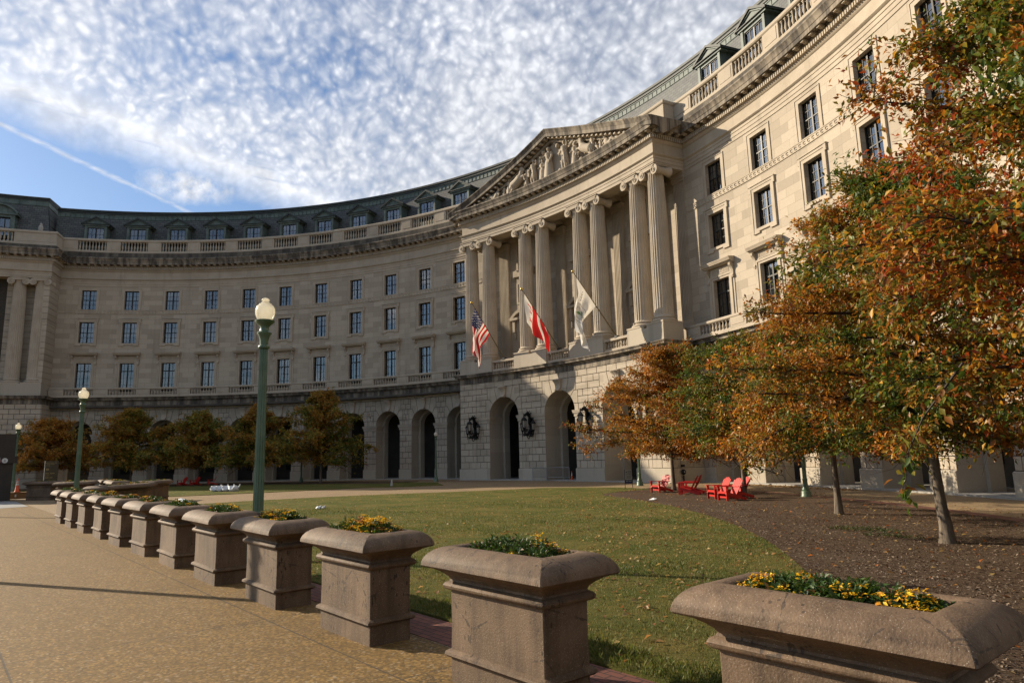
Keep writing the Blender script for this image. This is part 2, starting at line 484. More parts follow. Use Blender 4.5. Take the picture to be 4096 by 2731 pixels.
DE = 4.6711; AL = 15.947; PH = 12.85; PAVR = 3.0      # bay angle, first bay, half angle and projection of the pavilion
LEFT = [90 + AL + DE * i for i in range(11)]
RIGHT = [90 - AL - DE * i for i in range(11)]
BAYS = LEFT + RIGHT
LP = 155.88; LEND = 168.3; REND = 24.6
building = tag(empty('hemicycle_building'), 'long curved limestone building with arcade, slate mansard roof and a pillared pediment', 'building')
def part(mb, name, mat, smooth=None, parent=None): return mb.build(name, mat, parent or building, smooth)

def arc_pts(t0, t1, r, step=0.8):
    n = max(1, int(round(abs(t1 - t0) / step)))
    return [(r * math.cos(rad(t0 + (t1 - t0) * i / n)), r * math.sin(rad(t0 + (t1 - t0) * i / n))) for i in range(n + 1)]
def facade_path(rp=R0 - PAVR, ph=PH, rl=R0 - PAVR, lp=LP):
    p = arc_pts(LEND, lp, rl) + arc_pts(lp, 90 + ph, R0) + arc_pts(90 + ph, 90 - ph, rp) + arc_pts(90 - ph, REND, R0)
    return p
def mitre(pts):
    nrm = []
    for i, p in enumerate(pts):
        def nn(a, b):
            t = Vector((b[0] - a[0], b[1] - a[1])).normalized(); return Vector((t.y, -t.x))
        if i == 0: n = nn(pts[0], pts[1])
        elif i == len(pts) - 1: n = nn(pts[-2], pts[-1])
        else:
            a = nn(pts[i - 1], p); b = nn(p, pts[i + 1]); n = (a + b) / max(0.2, (1 + a.dot(b)))
        nrm.append(n)
    return nrm
def sweep(mb, pts, prof, ends=True, mi=0):
    nrm = mitre(pts); k = len(prof); vs = []; fs = []
    for p, n in zip(pts, nrm):
        for d, z in prof: vs.append((p[0] + n.x * d, p[1] + n.y * d, z))
    for i in range(len(pts) - 1):
        for j in range(k - 1):
            fs.append([i * k + j, (i + 1) * k + j, (i + 1) * k + j + 1, i * k + j + 1])
    if ends and k > 2:
        fs.append(list(range(k))); fs.append([(len(pts) - 1) * k + j for j in range(k)][::-1])
    mb.add(vs, fs, mi)
def walk(pts, spacing, d, off=0.5, skip=None):
    """points with tangent, evenly along an offset path (each straight run or arc for itself)"""
    nrm = mitre(pts)
    q = [Vector((p[0] + n.x * d, p[1] + n.y * d)) for p, n in zip(pts, nrm)]
    runs = []; cur = [q[0]]
    for i in range(1, len(q)):
        cur.append(q[i])
        if i < len(q) - 1:
            a = (q[i] - q[i - 1]).normalized(); b = (q[i + 1] - q[i]).normalized()
            if a.dot(b) < 0.8: runs.append(cur); cur = [q[i]]
    runs.append(cur)
    out = []
    for r in runs:
        Ls = [0]
        for a, b in zip(r, r[1:]): Ls.append(Ls[-1] + (b - a).length)
        n = max(1, int(round(Ls[-1] / spacing))); s = Ls[-1] / n; j = 0
        for i in range(n):
            x = (i + off) * s
            while j < len(Ls) - 2 and Ls[j + 1] < x: j += 1
            t = (x - Ls[j]) / max(1e-9, Ls[j + 1] - Ls[j]); p = r[j].lerp(r[j + 1], t); dd = (r[j + 1] - r[j]).normalized()
            out.append((p, math.atan2(dd.y, dd.x)))
    return out

FP = facade_path()
# --- entablature, cornice and string courses, swept along the whole front
mb = MB(); sweep(mb, FP, [(-1.3, 23.93), (.05, 23.93), (.05, 24.18), (.09, 24.20), (.09, 24.46), (.13, 24.48), (.13, 24.66), (.20, 24.70), (.28, 24.78), (.28, 24.84), (.06, 24.86)])
part(mb, 'architrave', M['trim'], 30)
mb = MB(); sweep(mb, FP, [(-.2, 24.8), (.06, 24.86), (.06, 25.72), (.10, 25.74), (.20, 25.86), (.24, 25.98), (.24, 26.26), (.34, 26.30), (.36, 26.36)])
part(mb, 'frieze', M['trim'], 30)
mb = MB()
for p, a in walk(FP, 0.20, 0.32): mb.box((p.x, p.y, 26.11), (0.115, 0.22, 0.25), rz=a)
part(mb, 'dentil_band', M['trim'])['kind'] = 'stuff'
mb = MB()
for p, a in walk(FP, 0.74, 0.56):
    mb.box((p.x, p.y, 26.49), (0.25, 0.40, 0.12), rz=a)
    n = Vector((math.sin(a), -math.cos(a)))
    mb.box((p.x - n.x * .1, p.y - n.y * .1, 26.41), (0.22, 0.24, 0.06), rz=a)
part(mb, 'modillion_band', M['trim'])['kind'] = 'stuff'
mb = MB(); sweep(mb, FP, [(.30, 26.36), (.36, 26.55), (.82, 26.55), (.82, 26.52), (.86, 26.52), (.86, 26.80), (.90, 26.84), (.92, 26.95), (.99, 27.12), (1.05, 27.20), (1.05, 27.30), (.95, 27.36), (-1.5, 27.5)])
part(mb, 'cornice', M['cornice'], 30)
# lower string course and cornice below the balcony
mb = MB(); sweep(mb, FP, [(.2, 9.26), (.40, 9.29), (.40, 9.36), (.36, 9.38), (.36, 9.78), (.46, 9.82), (.52, 9.90), (.72, 9.94), (.72, 10.06), (.80, 10.16), (.80, 10.22), (-1.5, 10.30)])
part(mb, 'string_course', M['cornice'], 30)
# parapet
PP = facade_path(57.55, 12.2, 56.6, 156.1)
mb = MB(); sweep(mb, PP, [(-.6, 27.4), (.62, 27.4), (.62, 27.55), (.40, 27.62), (.40, 28.08), (.34, 28.12)])
part(mb, 'blocking_course', M['grime'], 30)
mb = MB(); sweep(mb, PP, [(.34, 28.12), (.36, 28.14), (.36, 28.34), (.30, 28.38), (-.10, 28.38), (-.10, 28.0)])
part(mb, 'parapet_base', M['trim'], 30)
mb = MB(); sweep(mb, PP, [(-.12, 29.54), (.32, 29.54), (.38, 29.62), (.38, 29.80), (.33, 29.86), (-.12, 29.86), (-.12, 29.54)])
part(mb, 'parapet_rail', M['trim'], 30)

def baluster(mb, u, d, z0, z1, th=90.0, R=0.105):
    h = z1 - z0
    x, y, _ = L(u, d, 0, th)
    a = math.atan2(y, x)
    pr = [(.75, .10), (.5, .14), (.55, .17), (.95, .36), (.98, .44), (.70, .58), (.45, .74), (.42, .80), (.62, .83), (.62, .87), (.5, .89)]
    mb.lathe([(R * r, z0 + h * t) for r, t in pr], (x, y, 0), 8, cap=False)
    mb.box((x, y, z0 + h * .05), (R * 1.7, R * 1.7, h * .10), rz=a); mb.box((x, y, z0 + h * .945), (R * 1.6, R * 1.6, h * .11), rz=a)
def balustrade_proto(name, d, z0, z1, half, n, R=0.105):
    mb = MB()
    for i in range(n): baluster(mb, -half + (i + .5) * 2 * half / n, d, z0, z1, R=R)
    return part(mb, name, M['trim'], 40)
def rotated(o, th, first):
    c = o if first else copy_tree(o, o.parent)
    c.rotation_euler = (0, 0, rad(th - 90)); return c

up = balustrade_proto('balustrade', .12, 28.38, 29.54, 1.58, 9)
for i, t in enumerate(BAYS): rotated(up, t, i == 0)
mb = MB()
def pedestals(name, ths, r_in, r_out, z0, z1):
    for a, b in ths:
        mb = MB(); mb.arcbox(a, b, r_in, r_out, z0, z1)
        if abs(b - a) > .9: mb.arcbox(a + .18, b - .18, r_in - .03, r_in + .01, z0 + .14, z1 - .12)
        part(mb, name, M['trim'])
h = math.degrees(1.6 / R0)
spans = [(LEFT[i] + h, LEFT[i + 1] - h) for i in range(10)] + [(RIGHT[i + 1] + h, RIGHT[i] - h) for i in range(10)]
spans += [(90 + 12.3, LEFT[0] - h), (LEFT[-1] + h, 155.9), (RIGHT[0] + h, 90 - 12.3), (REND, RIGHT[-1] - h)]
pedestals('parapet_pedestal', spans, R0 - .30, R0 + .02, 28.385, 29.535)
mb.arcbox(77.52, 102.48, 57.28, 57.6, 28.385, 29.535)
for a, b in ((77.5, 77.8), (102.2, 102.5)): mb.arcbox(a, b, 57.6, 58.6, 28.385, 29.535)
part(mb, 'portico_parapet', M['trim'])
pedestals('parapet_pedestal', [(155.82, 160.2), (164.2, LEND - .1)], 56.3, 56.7, 28.385, 29.535)
mb = MB(); mb.arcbox(155.8, 156.15, 56.7, 58.6, 28.385, 29.535); part(mb, 'parapet_pedestal', M['trim'])
mb = MB()
for i in range(10): 
    t = 160.45 + i * .38; a = rad(t); 
    baluster(mb, 0, 2.15, 28.38, 29.54, t)
part(mb, 'balustrade', M['trim'], 40)
# lower balcony balustrade on both wings
def plus_off(p0, p1, rr): return p0
for a, b in ((LP - .2, 90 + PH + .1), (90 - PH - .1, REND)):
    pts = arc_pts(a, b, R0); mb = MB()
    sweep(mb, pts, [(.62, 10.24), (.98, 10.24), (.98, 10.46), (.92, 10.50), (.66, 10.50), (.62, 10.24)])
    sweep(mb, pts, [(.64, 11.16), (.95, 11.16), (1.0, 11.22), (1.0, 11.34), (.96, 11.38), (.64, 11.38), (.64, 11.16)])
    part(mb, 'balcony_rail', M['trim'], 30)
lo = balustrade_proto('balustrade', .80, 10.50, 11.16, 1.58, 9, 0.092)
for i, t in enumerate(BAYS): rotated(lo, t, i == 0)
mb = MB()
spans[-4:] = [(90 + PH + .05, LEFT[0] - h), (LEFT[-1] + h, LP - .1), (RIGHT[0] + h, 90 - PH - .05), (REND, RIGHT[-1] - h)]
pedestals('balcony_pedestal', spans, R0 - .95, R0 - .66, 10.50, 11.16)

# --- upper walls with window openings
HW = 0.82; W3 = (10.95, 14.43); W2 = (16.88, 19.44); W1 = (21.02, 23.39)
def wall_with_holes(mb, t0, t1, bays, hw, zs, holes, depth=.36, r=R0):
    ts = [t0]
    for b in sorted(bays):
        w = math.degrees(hw / r); ts += [b - w, b + w]
    ts.append(t1)
    full = [ts[0]]
    for a, b in zip(ts, ts[1:]):
        n = max(1, int(math.ceil((b - a) / 1.3)))
        full += [a + (b - a) * i / n for i in range(1, n + 1)]
    for a, b in zip(full, full[1:]):
        c = (a + b) / 2
        inb = any(abs(c - t) < math.degrees(hw / r) for t in bays)
        for z0, z1 in zip(zs, zs[1:]):
            if inb and any(h0 <= (z0 + z1) / 2 <= h1 for h0, h1 in holes): continue
            mb.poly([P(a, R0 - r, z0), P(b, R0 - r, z0), P(b, R0 - r, z1), P(a, R0 - r, z1)])
    for t in bays:
        w = math.degrees(hw / r); d0 = R0 - r; d1 = d0 - depth
        for h0, h1 in holes:
            for s in (-w, w): mb.poly([P(t + s, d0, h0), P(t + s, d1, h0), P(t + s, d1, h1), P(t + s, d0, h1)])
            for z in (h0, h1):
                for a, b in ((-w, 0), (0, w)): mb.poly([P(t + a, d0, z), P(t + a, d1, z), P(t + b, d1, z), P(t + b, d0, z)])
zs = [10.0, W3[0], W3[1], W2[0], W2[1], W1[0], W1[1], 23.99]
mb = MB()
wall_with_holes(mb, 90 + PH - .2, LP + .3, LEFT, HW, zs, [W3, W2, W1])
part(mb, 'upper_wall', M['wall'], 30)
mb = MB()
wall_with_holes(mb, REND, 90 - PH + .2, RIGHT, HW, zs, [W3, W2, W1])
mb.poly([P(REND, 0, 0), P(REND, -12, 0), P(REND, -12, 27), P(REND, 0, 27)])
part(mb, 'upper_wall', M['wall'], 30)
# guilloche band
for a, b in ((LP - .02, 90 + PH + .02), (90 - PH - .02, REND)):
    mb = MB(); sweep(mb, arc_pts(a, b, R0), [(-.02, 20.50), (.06, 20.50), (.06, 20.56), (.03, 20.57), (.03, 20.89), (.06, 20.90), (.06, 20.96), (-.02, 20.97)])
    part(mb, 'ornament_band', M['trim'], 30)
mb = MB()
for i in range(12):
    u = -R0 * rad(DE) / 2 + (i + .5) * R0 * rad(DE) / 12
    n = 9; vs = []; fs = []
    for j in range(n):
        a = -2.3 + j * 4.9 / (n - 1); rr = .125 * (1 - .45 * j / n)
        cx, cz = u + rr * math.cos(a), 20.73 + rr * math.sin(a)
        for (dr, dd) in ((-.035, .03), (-.012, .075), (.012, .075), (.035, .03)):
            vs.append(L(cx + dr * math.cos(a), dd, cz + dr * math.sin(a)))
    for j in range(n - 1):
        for k in range(3): fs.append([j * 4 + k, j * 4 + k + 1, j * 4 + 5 + k, j * 4 + 4 + k])
    mb.add(vs, fs)
sc = part(mb, 'scroll_ornament', M['trim'], 50); sc['kind'] = 'stuff'
for i, t in enumerate(BAYS): rotated(sc, t, i == 0)

# --- windows
def rect(mb, u0, u1, d, z0, z1, mi=0): mb.poly([L(u0, d, z0), L(u1, d, z0), L(u1, d, z1), L(u0, d, z1)], mi)
def lbox(mb, u0, u1, d0, d1, z0, z1, mi=0):
    mb.map([L(u0, d0, z0), L(u1, d0, z0), L(u1, d1, z0), L(u0, d1, z0), L(u0, d0, z1), L(u1, d0, z1), L(u1, d1, z1), L(u0, d1, z1)], mi)
def window_proto(hw, z0, z1, d, transom, rows, style, surround=None, parent=building, name='window'):
    mb = MB(); e = .07
    lbox(mb, -hw, -hw + e, d - .08, d + .04, z0, z1); lbox(mb, hw - e, hw, d - .08, d + .04, z0, z1)
    lbox(mb, -hw + e, hw - e, d - .08, d + .04, z1 - e, z1); lbox(mb, -hw + e, hw - e, d - .08, d + .04, z0, z0 + e)
    lbox(mb, -.06, .06, d - .07, d + .06, z0 + e, z1 - e)
    top = z1 - e
    if transom: 
        zt = z1 - transom; lbox(mb, -hw + e, -.06, d - .07, d + .05, zt - .05, zt + .05); lbox(mb, .06, hw - e, d - .07, d + .05, zt - .05, zt + .05); top = zt - .05
    elif rows >= 4:
        zm = (z0 + z1) / 2
        for s in (-1, 1): lbox(mb, *sorted((s * .06, s * (hw - e))), d - .05, d + .045, zm - .035, zm + .035)
    for s in (-1, 1):
        um = s * (hw - e + .06) / 2
        lbox(mb, um - .016, um + .016, d - .02, d + .025, z0 + e, z1 - e)
        for i in range(1, rows):
            if rows >= 4 and not transom and i == rows // 2: continue
            zz = z0 + e + (top - z0 - e) * i / rows
            lbox(mb, *sorted((s * .06, s * (hw - e))), d - .02, d + .02, zz - .014, zz + .014)
    w = part(mb, name, M['bronze'], parent=parent)
    mb = MB(); rect(mb, -hw + .03, hw - .03, d - .012, z0 + .03, z1 - .03); pn = part(mb, 'pane', M['glass'], parent=w)
    if pn.data.polygons[0].normal.y > 0: pn.data.flip_normals()
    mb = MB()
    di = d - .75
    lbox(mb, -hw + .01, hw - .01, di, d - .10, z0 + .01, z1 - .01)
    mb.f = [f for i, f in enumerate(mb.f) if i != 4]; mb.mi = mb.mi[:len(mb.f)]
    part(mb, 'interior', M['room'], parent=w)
    if style != 'bare':
        mb = MB()
        def drape(u0, u1, za, zb, wav=.012, n=14):
            vs = []; fs = []
            for i in range(n + 1):
                u = u0 + (u1 - u0) * i / n; dd = d - .2 + wav * math.sin(i * 2.1) * .6
                vs += [L(u, dd, za), L(u, dd, zb)]
            for i in range(n): fs.append([2 * i, 2 * i + 2, 2 * i + 3, 2 * i + 1])
            mb.add(vs, fs)
        if style == 'drapes':
            drape(-hw + .08, -hw * .55, z0 + .05, z1 - .05); drape(hw * .45, hw - .08, z0 + .05, z1 - .05); drape(-.16, .02, z0 + .05, z1 - .05)
        elif style == 'blind': drape(-hw + .07, hw - .07, z0 + (z1 - z0) * .38, z1 - .05, 0.0, 2)
        elif style == 'half': drape(-hw + .07, -.04, z0 + .05, z1 - .05, .01); drape(.05, hw - .07, z0 + (z1 - z0) * .55, z1 - .05, 0, 2)
        elif style == 'full': drape(-hw + .07, hw - .07, z0 + .05, z1 - .05, .012, 22)
        part(mb, 'curtain', M['curtain'], parent=w)
    if surround: part(surround(), 'surround', M['trim'], 30, parent=w)
    return w
def sur1():
    mb = MB(); z0, z1 = 20.97, W1[1]
    for s in (-1, 1):
        lbox(mb, *sorted((s * HW, s * (HW + .27))), -.02, .025, z0, z1 + .27); lbox(mb, *sorted((s * (HW + .27), s * (HW + .33))), -.02, .06, z0, z1 + .33)
    lbox(mb, -HW, HW, -.02, .025, z1, z1 + .27); lbox(mb, -HW - .27, HW + .27, -.02, .06, z1 + .27, z1 + .33)
    return mb
def sur2():
    mb = MB(); z0, z1 = W2
    for s in (-1, 1):
        lbox(mb, *sorted((s * HW, s * (HW + .22))), -.02, .09, z0 - .02, z1); lbox(mb, *sorted((s * (HW + .22), s * (HW + .34))), -.02, .13, z0 - .36, z1)
        lbox(mb, *sorted((s * (HW + .22), s * (HW + .44))), -.02, .135, z1, z1 + .42)
        lbox(mb, *sorted((s * (HW - .3), s * (HW + .22))), -.02, .11, z0 - .36, z0 - .22)
    lbox(mb, -HW - .22, HW + .22, -.02, .09, z1, z1 + .24); lbox(mb, -HW - .22, HW + .22, -.02, .13, z1 + .24, z1 + .38)
    lbox(mb, -HW - .46, HW + .46, -.02, .17, z1 + .42, z1 + .48)
    lbox(mb, -HW - .22, HW + .22, -.02, .10, z0 - .22, z0 - .02)
    return mb
def sur3():
    mb = MB(); z0, z1 = 10.4, W3[1]
    for s in (-1, 1):
        lbox(mb, *sorted((s * HW, s * (HW + .2))), -.02, .07, z0, z1); lbox(mb, *sorted((s * (HW + .2), s * (HW + .32))), -.02, .12, z0, z1 + .3)
        lbox(mb, *sorted((s * (HW + .32), s * (HW + .52))), -.02, .05, z0, z1 + .85)
        u0, u1 = sorted((s * (HW + .33), s * (HW + .53)))      # scrolled console
        pr = [(.06, z1 - .18), (.16, z1 - .20), (.2, z1 - .06), (.12, z1 + .06), (.12, z1 + .3), (.2, z1 + .5), (.36, z1 + .66), (.38, z1 + .8), (.3, z1 + .88), (.04, z1 + .88)]
        mb.poly([L(u0, d, z) for d, z in pr]); mb.poly([L(u1, d, z) for d, z in pr][::-1])
        for (d0, a), (d1, b) in zip(pr, pr[1:]): mb.poly([L(u0, d0, a), L(u1, d0, a), L(u1, d1, b), L(u0, d1, b)])
    lbox(mb, -HW - .2, HW + .2, -.02, .07, z1, z1 + .16); lbox(mb, -HW - .2, HW + .2, -.02, .12, z1 + .16, z1 + .3)
    lbox(mb, -HW - .32, HW + .32, -.02, .05, z1 + .3, z1 + .85)
    lbox(mb, -HW - .05, HW + .05, .05, .085, z1 + .36, z1 + .42); lbox(mb, -HW - .05, HW + .05, .05, .085, z1 + .74, z1 + .80)
    for s in (-1, 1):
        lbox(mb, *sorted((s * HW, s * (HW + .05))), .05, .085, z1 + .42, z1 + .74)
        for i in range(5): lbox(mb, *sorted((s * .22, s * (HW - .05))), .05, .075, z1 + .45 + i * .055, z1 + .475 + i * .055)
    for a in (-.8, .8): 
        c, sn = .14 * math.sin(a), .14 * math.cos(a)
        mb.map([L(-c - .03, .05, z1 + .58 - sn), L(-c + .03, .05, z1 + .58 - sn), L(-c + .03, .09, z1 + .58 - sn), L(-c - .03, .09, z1 + .58 - sn),
                L(c - .03, .05, z1 + .58 + sn), L(c + .03, .05, z1 + .58 + sn), L(c + .03, .09, z1 + .58 + sn), L(c - .03, .09, z1 + .58 + sn)])
    pr = [(.0, z1 + .88), (.36, z1 + .90), (.40, z1 + .98), (.52, z1 + 1.0), (.56, z1 + 1.1), (.62, z1 + 1.2), (.62, z1 + 1.24), (.0, z1 + 1.32)]
    U = HW + .62
    for (d0, a), (d1, b) in zip(pr, pr[1:]): mb.poly([L(-U - d0 * .15, d0, a), L(U + d0 * .15, d0, a), L(U + d1 * .15, d1, b), L(-U - d1 * .15, d1, b)])
    for s in (-1, 1): mb.poly([L(s * (U + d * .15), d, z) for d, z in pr])
    return mb
seqL = {1: ['blind', 'blind', 'full', 'bare', 'bare', 'drapes', 'drapes', 'drapes', 'drapes', 'half', 'drapes'],
        2: ['blind', 'blind', 'full', 'full', 'bare', 'drapes', 'drapes', 'drapes', 'drapes', 'drapes', 'drapes'],
        3: ['bare', 'full', 'full', 'full', 'bare', 'drapes', 'drapes', 'bare', 'half', 'bare', 'bare']}
seqR = {1: ['half', 'full', 'full', 'blind', 'full', 'blind', 'drapes', 'full', 'half', 'blind', 'full'],
        2: ['half', 'blind', 'full', 'full', 'half', 'blind', 'drapes', 'full', 'half', 'blind', 'full'],
        3: ['drapes', 'drapes', 'half', 'blind', 'full', 'drapes', 'drapes', 'full', 'half', 'blind', 'full']}
for row, (z0, z1), tr, rows, sur in ((1, W1, 0, 4, sur1), (2, W2, 0, 4, sur2), (3, W3, .95, 3, sur3)):
    protos = {}
    for side, seq in ((LEFT[::-1], seqL[row]), (RIGHT, seqR[row])):
        for t, st in zip(side, seq):
            if st not in protos: protos[st] = window_proto(HW, z0, z1, -.30, tr, rows, st, sur); rotated(protos[st], t, True)
            else: rotated(protos[st], t, False)

# --- mansard roof
mb = MB()
def mansard(mb, t0, t1, r, z0, z1): sweep(mb, arc_pts(t0, t1, r), [(0, z0), (-.95, z1)], ends=False)
mansard(mb, 157.3, REND, 59.75, 27.9, 33.25)
part(mb, 'slate_roof', M['slate'], 30)
mb = MB()
sweep(mb, arc_pts(157.3, REND, 60.7), [(.02, 33.2), (.06, 33.25), (.04, 33.66), (.08, 33.72), (.08, 33.8)], ends=False)
part(mb, 'copper_eave', M['copper'], 30)
mb = MB()
sweep(mb, arc_pts(157.3, REND, 60.7), [(.08, 33.8), (.15, 33.84), (.15, 34.0), (.22, 34.1), (.22, 34.3), (.10, 34.36), (-9, 34.7)], ends=False)
mb.arcbox(REND, 157.3, 60.9, 69.5, 27.6, 33.2, 90)
part(mb, 'roof_cap', M['darkcopper'], 30)
mb = MB()                                              # upright seams along the copper band
for p, a in walk(arc_pts(157.3, REND, 60.7), 0.55, 0.06): mb.box((p.x, p.y, 33.46), (.03, .05, .38), rz=a)
part(mb, 'copper_seams', M['darkcopper'])['kind'] = 'stuff'
# taller roof of the left end block
LR = [(60.7 + .0, 0)]
def left_roof():
    pts = [((58.2 + 6) * math.cos(rad(157.0)), (58.2 + 6) * math.sin(rad(157.0)))] + arc_pts(157.0, LEND, 58.2)
    pts.append(((58.2 + 6) * math.cos(rad(LEND - 1.2)), (58.2 + 6) * math.sin(rad(LEND - 1.2))))
    return pts[::-1]
LRP = left_roof()
mb = MB(); sweep(mb, LRP, [(0, 27.9), (-.95, 33.9)], ends=False); part(mb, 'slate_roof', M['slate'], 30)
mb = MB(); sweep(mb, LRP, [(-.93, 33.85), (-.88, 33.9), (-.9, 34.4), (-.86, 34.46), (-.86, 34.5)], ends=False); part(mb, 'copper_eave', M['copper'], 30)
mb = MB(); sweep(mb, LRP, [(-.86, 34.5), (-.80, 34.55), (-.80, 34.7), (-.74, 34.76), (-.74, 34.92), (-.9, 35.0), (-6, 35.4)], ends=False); part(mb, 'roof_cap', M['darkcopper'], 30)

mb = MB(); mb.arcbox(LEND - .12, LEND - .02, 55.72, 69.5, 0, 27.4); part(mb, 'end_wall', M['wall'])
# --- dormers
def dormer_proto():
    mb = MB(); z0, z1, zg = 28.4, 31.72, 32.9; hw, ho = .92, 1.2
    d = -.45; back = -2.6
    for s in (-1, 1):
        lbox(mb, *sorted((s * hw, s * ho)), d - .12, d + .02, z0, z1)
        lbox(mb, *sorted((s * (hw + .08), s * (ho + .04))), d + .02, d + .09, z0, z1 - .05)
        u0, u1 = sorted((s * (ho - .08), s * ho)); lbox(mb, u0, u1, back, d - .12, z0, z1)
    lbox(mb, -hw, hw, d - .12, d + .02, 31.5, z1); lbox(mb, -hw, hw, d - .12, d + .05, z0, 29.1)
    e = 1.62; b = back
    f0, f1, f2 = d + .16, d + .30, d + .22
    lbox(mb, -e + .12, e - .12, back, f0, z1, z1 + .16)
    dark = MB()
    # gable: tympanum, raking mouldings and roof slopes
    mb.poly([L(-e + .2, f0 - .06, z1 + .16), L(e - .2, f0 - .06, z1 + .16), L(0, f0 - .06, zg - .12)])
    for s in (-1, 1):
        a = [(s * e, z1 + .10), (0, zg - .17), (0, zg + .02), (s * e, z1 + .30)]
        for dd in (f1, b): dark.poly([L(u, dd, z) for u, z in a])
        for i in range(4):
            (u0, za), (u1, zb) = a[i], a[(i + 1) % 4]
            dark.poly([L(u0, b, za), L(u0, f1, za), L(u1, f1, zb), L(u1, b, zb)])
        m = [(s * (e - .25), z1 + .17), (0, zg - .32), (0, zg - .24), (s * (e - .1), z1 + .19)]
        mb.poly([L(u, f2 - .02, z) for u, z in m])
        for i in range(4):
            (u0, za), (u1, zb) = m[i], m[(i + 1) % 4]
            mb.poly([L(u0, f0 - .08, za), L(u0, f2 - .02, za), L(u1, f2 - .02, zb), L(u1, f0 - .08, zb)])
    lbox(dark, -e, e, f0 - .3, f1 - .02, z1 + .165, z1 + .235)
    o = part(mb, 'dormer', M['copper'])
    part(dark, 'gable_roof', M['darkcopper'], parent=o)
    return o, d
def dormer_window(style, o, d):
    mb = MB(); hw = .92; z0, z1 = 29.1, 31.5
    return window_proto(hw, z0, z1, d - .1, 0, 2, style, None, o, 'dormer_sash')
dp = {}
for i, t in enumerate(BAYS):
    st = ['full', 'bare', 'drapes'][i % 3] if i < 11 else 'full'
    if st not in dp:
        o, d = dormer_proto()
        w = window_proto(.92, 29.1, 31.5, d - .1, 0, 3, st, None, o, 'dormer_sash')
        for ch in list(w.children): ch.parent = o          # keep the depth at thing > part > sub-part
        dp[st] = o; rotated(o, t, True)
    else: rotated(dp[st], t, False)
# arched dormer of the left end block
mb = MB(); dk = MB(); tt = 162.3; rr0 = 57.9
def Lp(u, d, z): return P(tt + math.degrees(u / R0), d, z)
def lb2(m, u0, u1, d0, d1, z0, z1): m.map([Lp(u0, d0, z0), Lp(u1, d0, z0), Lp(u1, d1, z0), Lp(u0, d1, z0), Lp(u0, d0, z1), Lp(u1, d0, z1), Lp(u1, d1, z1), Lp(u0, d1, z1)])
for s in (-1, 1): lb2(mb, *sorted((s * 1.15, s * 1.6)), -1.6, .85, 28.5, 32.0)
lb2(mb, -1.15, 1.15, .4, .85, 31.7, 32.0); lb2(mb, -1.9, 1.9, -1.8, 1.0, 32.0, 32.2)
n = 12
for i in range(n):
    a0, a1 = -1.02 + 2.04 * i / n, -1.02 + 2.04 * (i + 1) / n
    q = [(2.3 * math.sin(a), 31.05 + 2.3 * math.cos(a)) for a in (a0, a1)]; p = [(2.1 * math.sin(a), 31.05 + 2.1 * math.cos(a)) for a in (a0, a1)]
    (u0, z0), (u1, z1) = q; (v0, y0), (v1, y1) = p
    mb.map([Lp(v0, -1.8, y0), Lp(v1, -1.8, y1), Lp(v1, 1.1, y1), Lp(v0, 1.1, y0), Lp(u0, -1.8, z0), Lp(u1, -1.8, z1), Lp(u1, 1.1, z1), Lp(u0, 1.1, z0)])
    mb.poly([Lp(v0, .8, 32.2), Lp(v1, .8, 32.2), Lp(v1, .8, y1), Lp(v0, .8, y0)])
ad = part(mb, 'arched_dormer', M['copper'], 40)
mb = MB(); mb.poly([Lp(-1.15, .55, 28.5), Lp(1.15, .55, 28.5), Lp(1.15, .55, 31.7), Lp(-1.15, .55, 31.7)]); part(mb, 'pane', M['glass'], parent=ad)
mb = MB(); lb2(mb, -1.15, 1.15, -.5, -.3, 28.5, 31.7); part(mb, 'interior', M['room'], parent=ad)
mb = MB()
for u in (-1.1, -.55, 0, .55, 1.1): lb2(mb, u - .04, u + .04, .54, .62, 28.5, 31.7)
for z in (29.5, 30.5, 31.6): lb2(mb, -1.15, 1.15, .54, .60, z - .03, z + .03)
part(mb, 'sash_bars', M['bronze'], parent=ad)

# --- rusticated ground floor
def inset(poly, g):
    n = len(poly); area = sum(poly[i][0] * poly[(i + 1) % n][1] - poly[(i + 1) % n][0] * poly[i][1] for i in range(n))
    if area < 0: poly = poly[::-1]
    out = []
    for i in range(n):
        p0 = Vector(poly[i - 1]); p1 = Vector(poly[i]); p2 = Vector(poly[(i + 1) % n])
        a = (p1 - p0).normalized(); b = (p2 - p1).normalized()
        na = Vector((-a.y, a.x)); nb = Vector((-b.y, b.x)); k = 1 + na.dot(nb)
        out.append(p1 + (na + nb) * (g / max(.35, k)))
    return out
def block(mb, poly, d0, d1, rr, g=.022, ch=.012):
    q = inset(poly, g); q2 = inset([tuple(p) for p in q], ch)
    f = lambda p, d: P(90 + math.degrees(p[0] / rr), d, p[1])
    n = len(q)
    A = [f(p, d0) for p in q]; B = [f(p, d1 - ch) for p in q]; C = [f(p, d1) for p in q2]
    vs = A + B + C; fs = [[2 * n + i for i in range(n)]]
    for i in range(n):
        j = (i + 1) % n
        fs += [[i, j, n + j, n + i], [n + i, n + j, 2 * n + j, 2 * n + i]]
    mb.add(vs, fs)
ZC = [1.07 + i * (5.36 - 1.07) / 7 for i in range(8)]
ZU = [5.90 + i * .567 for i in range(7)]
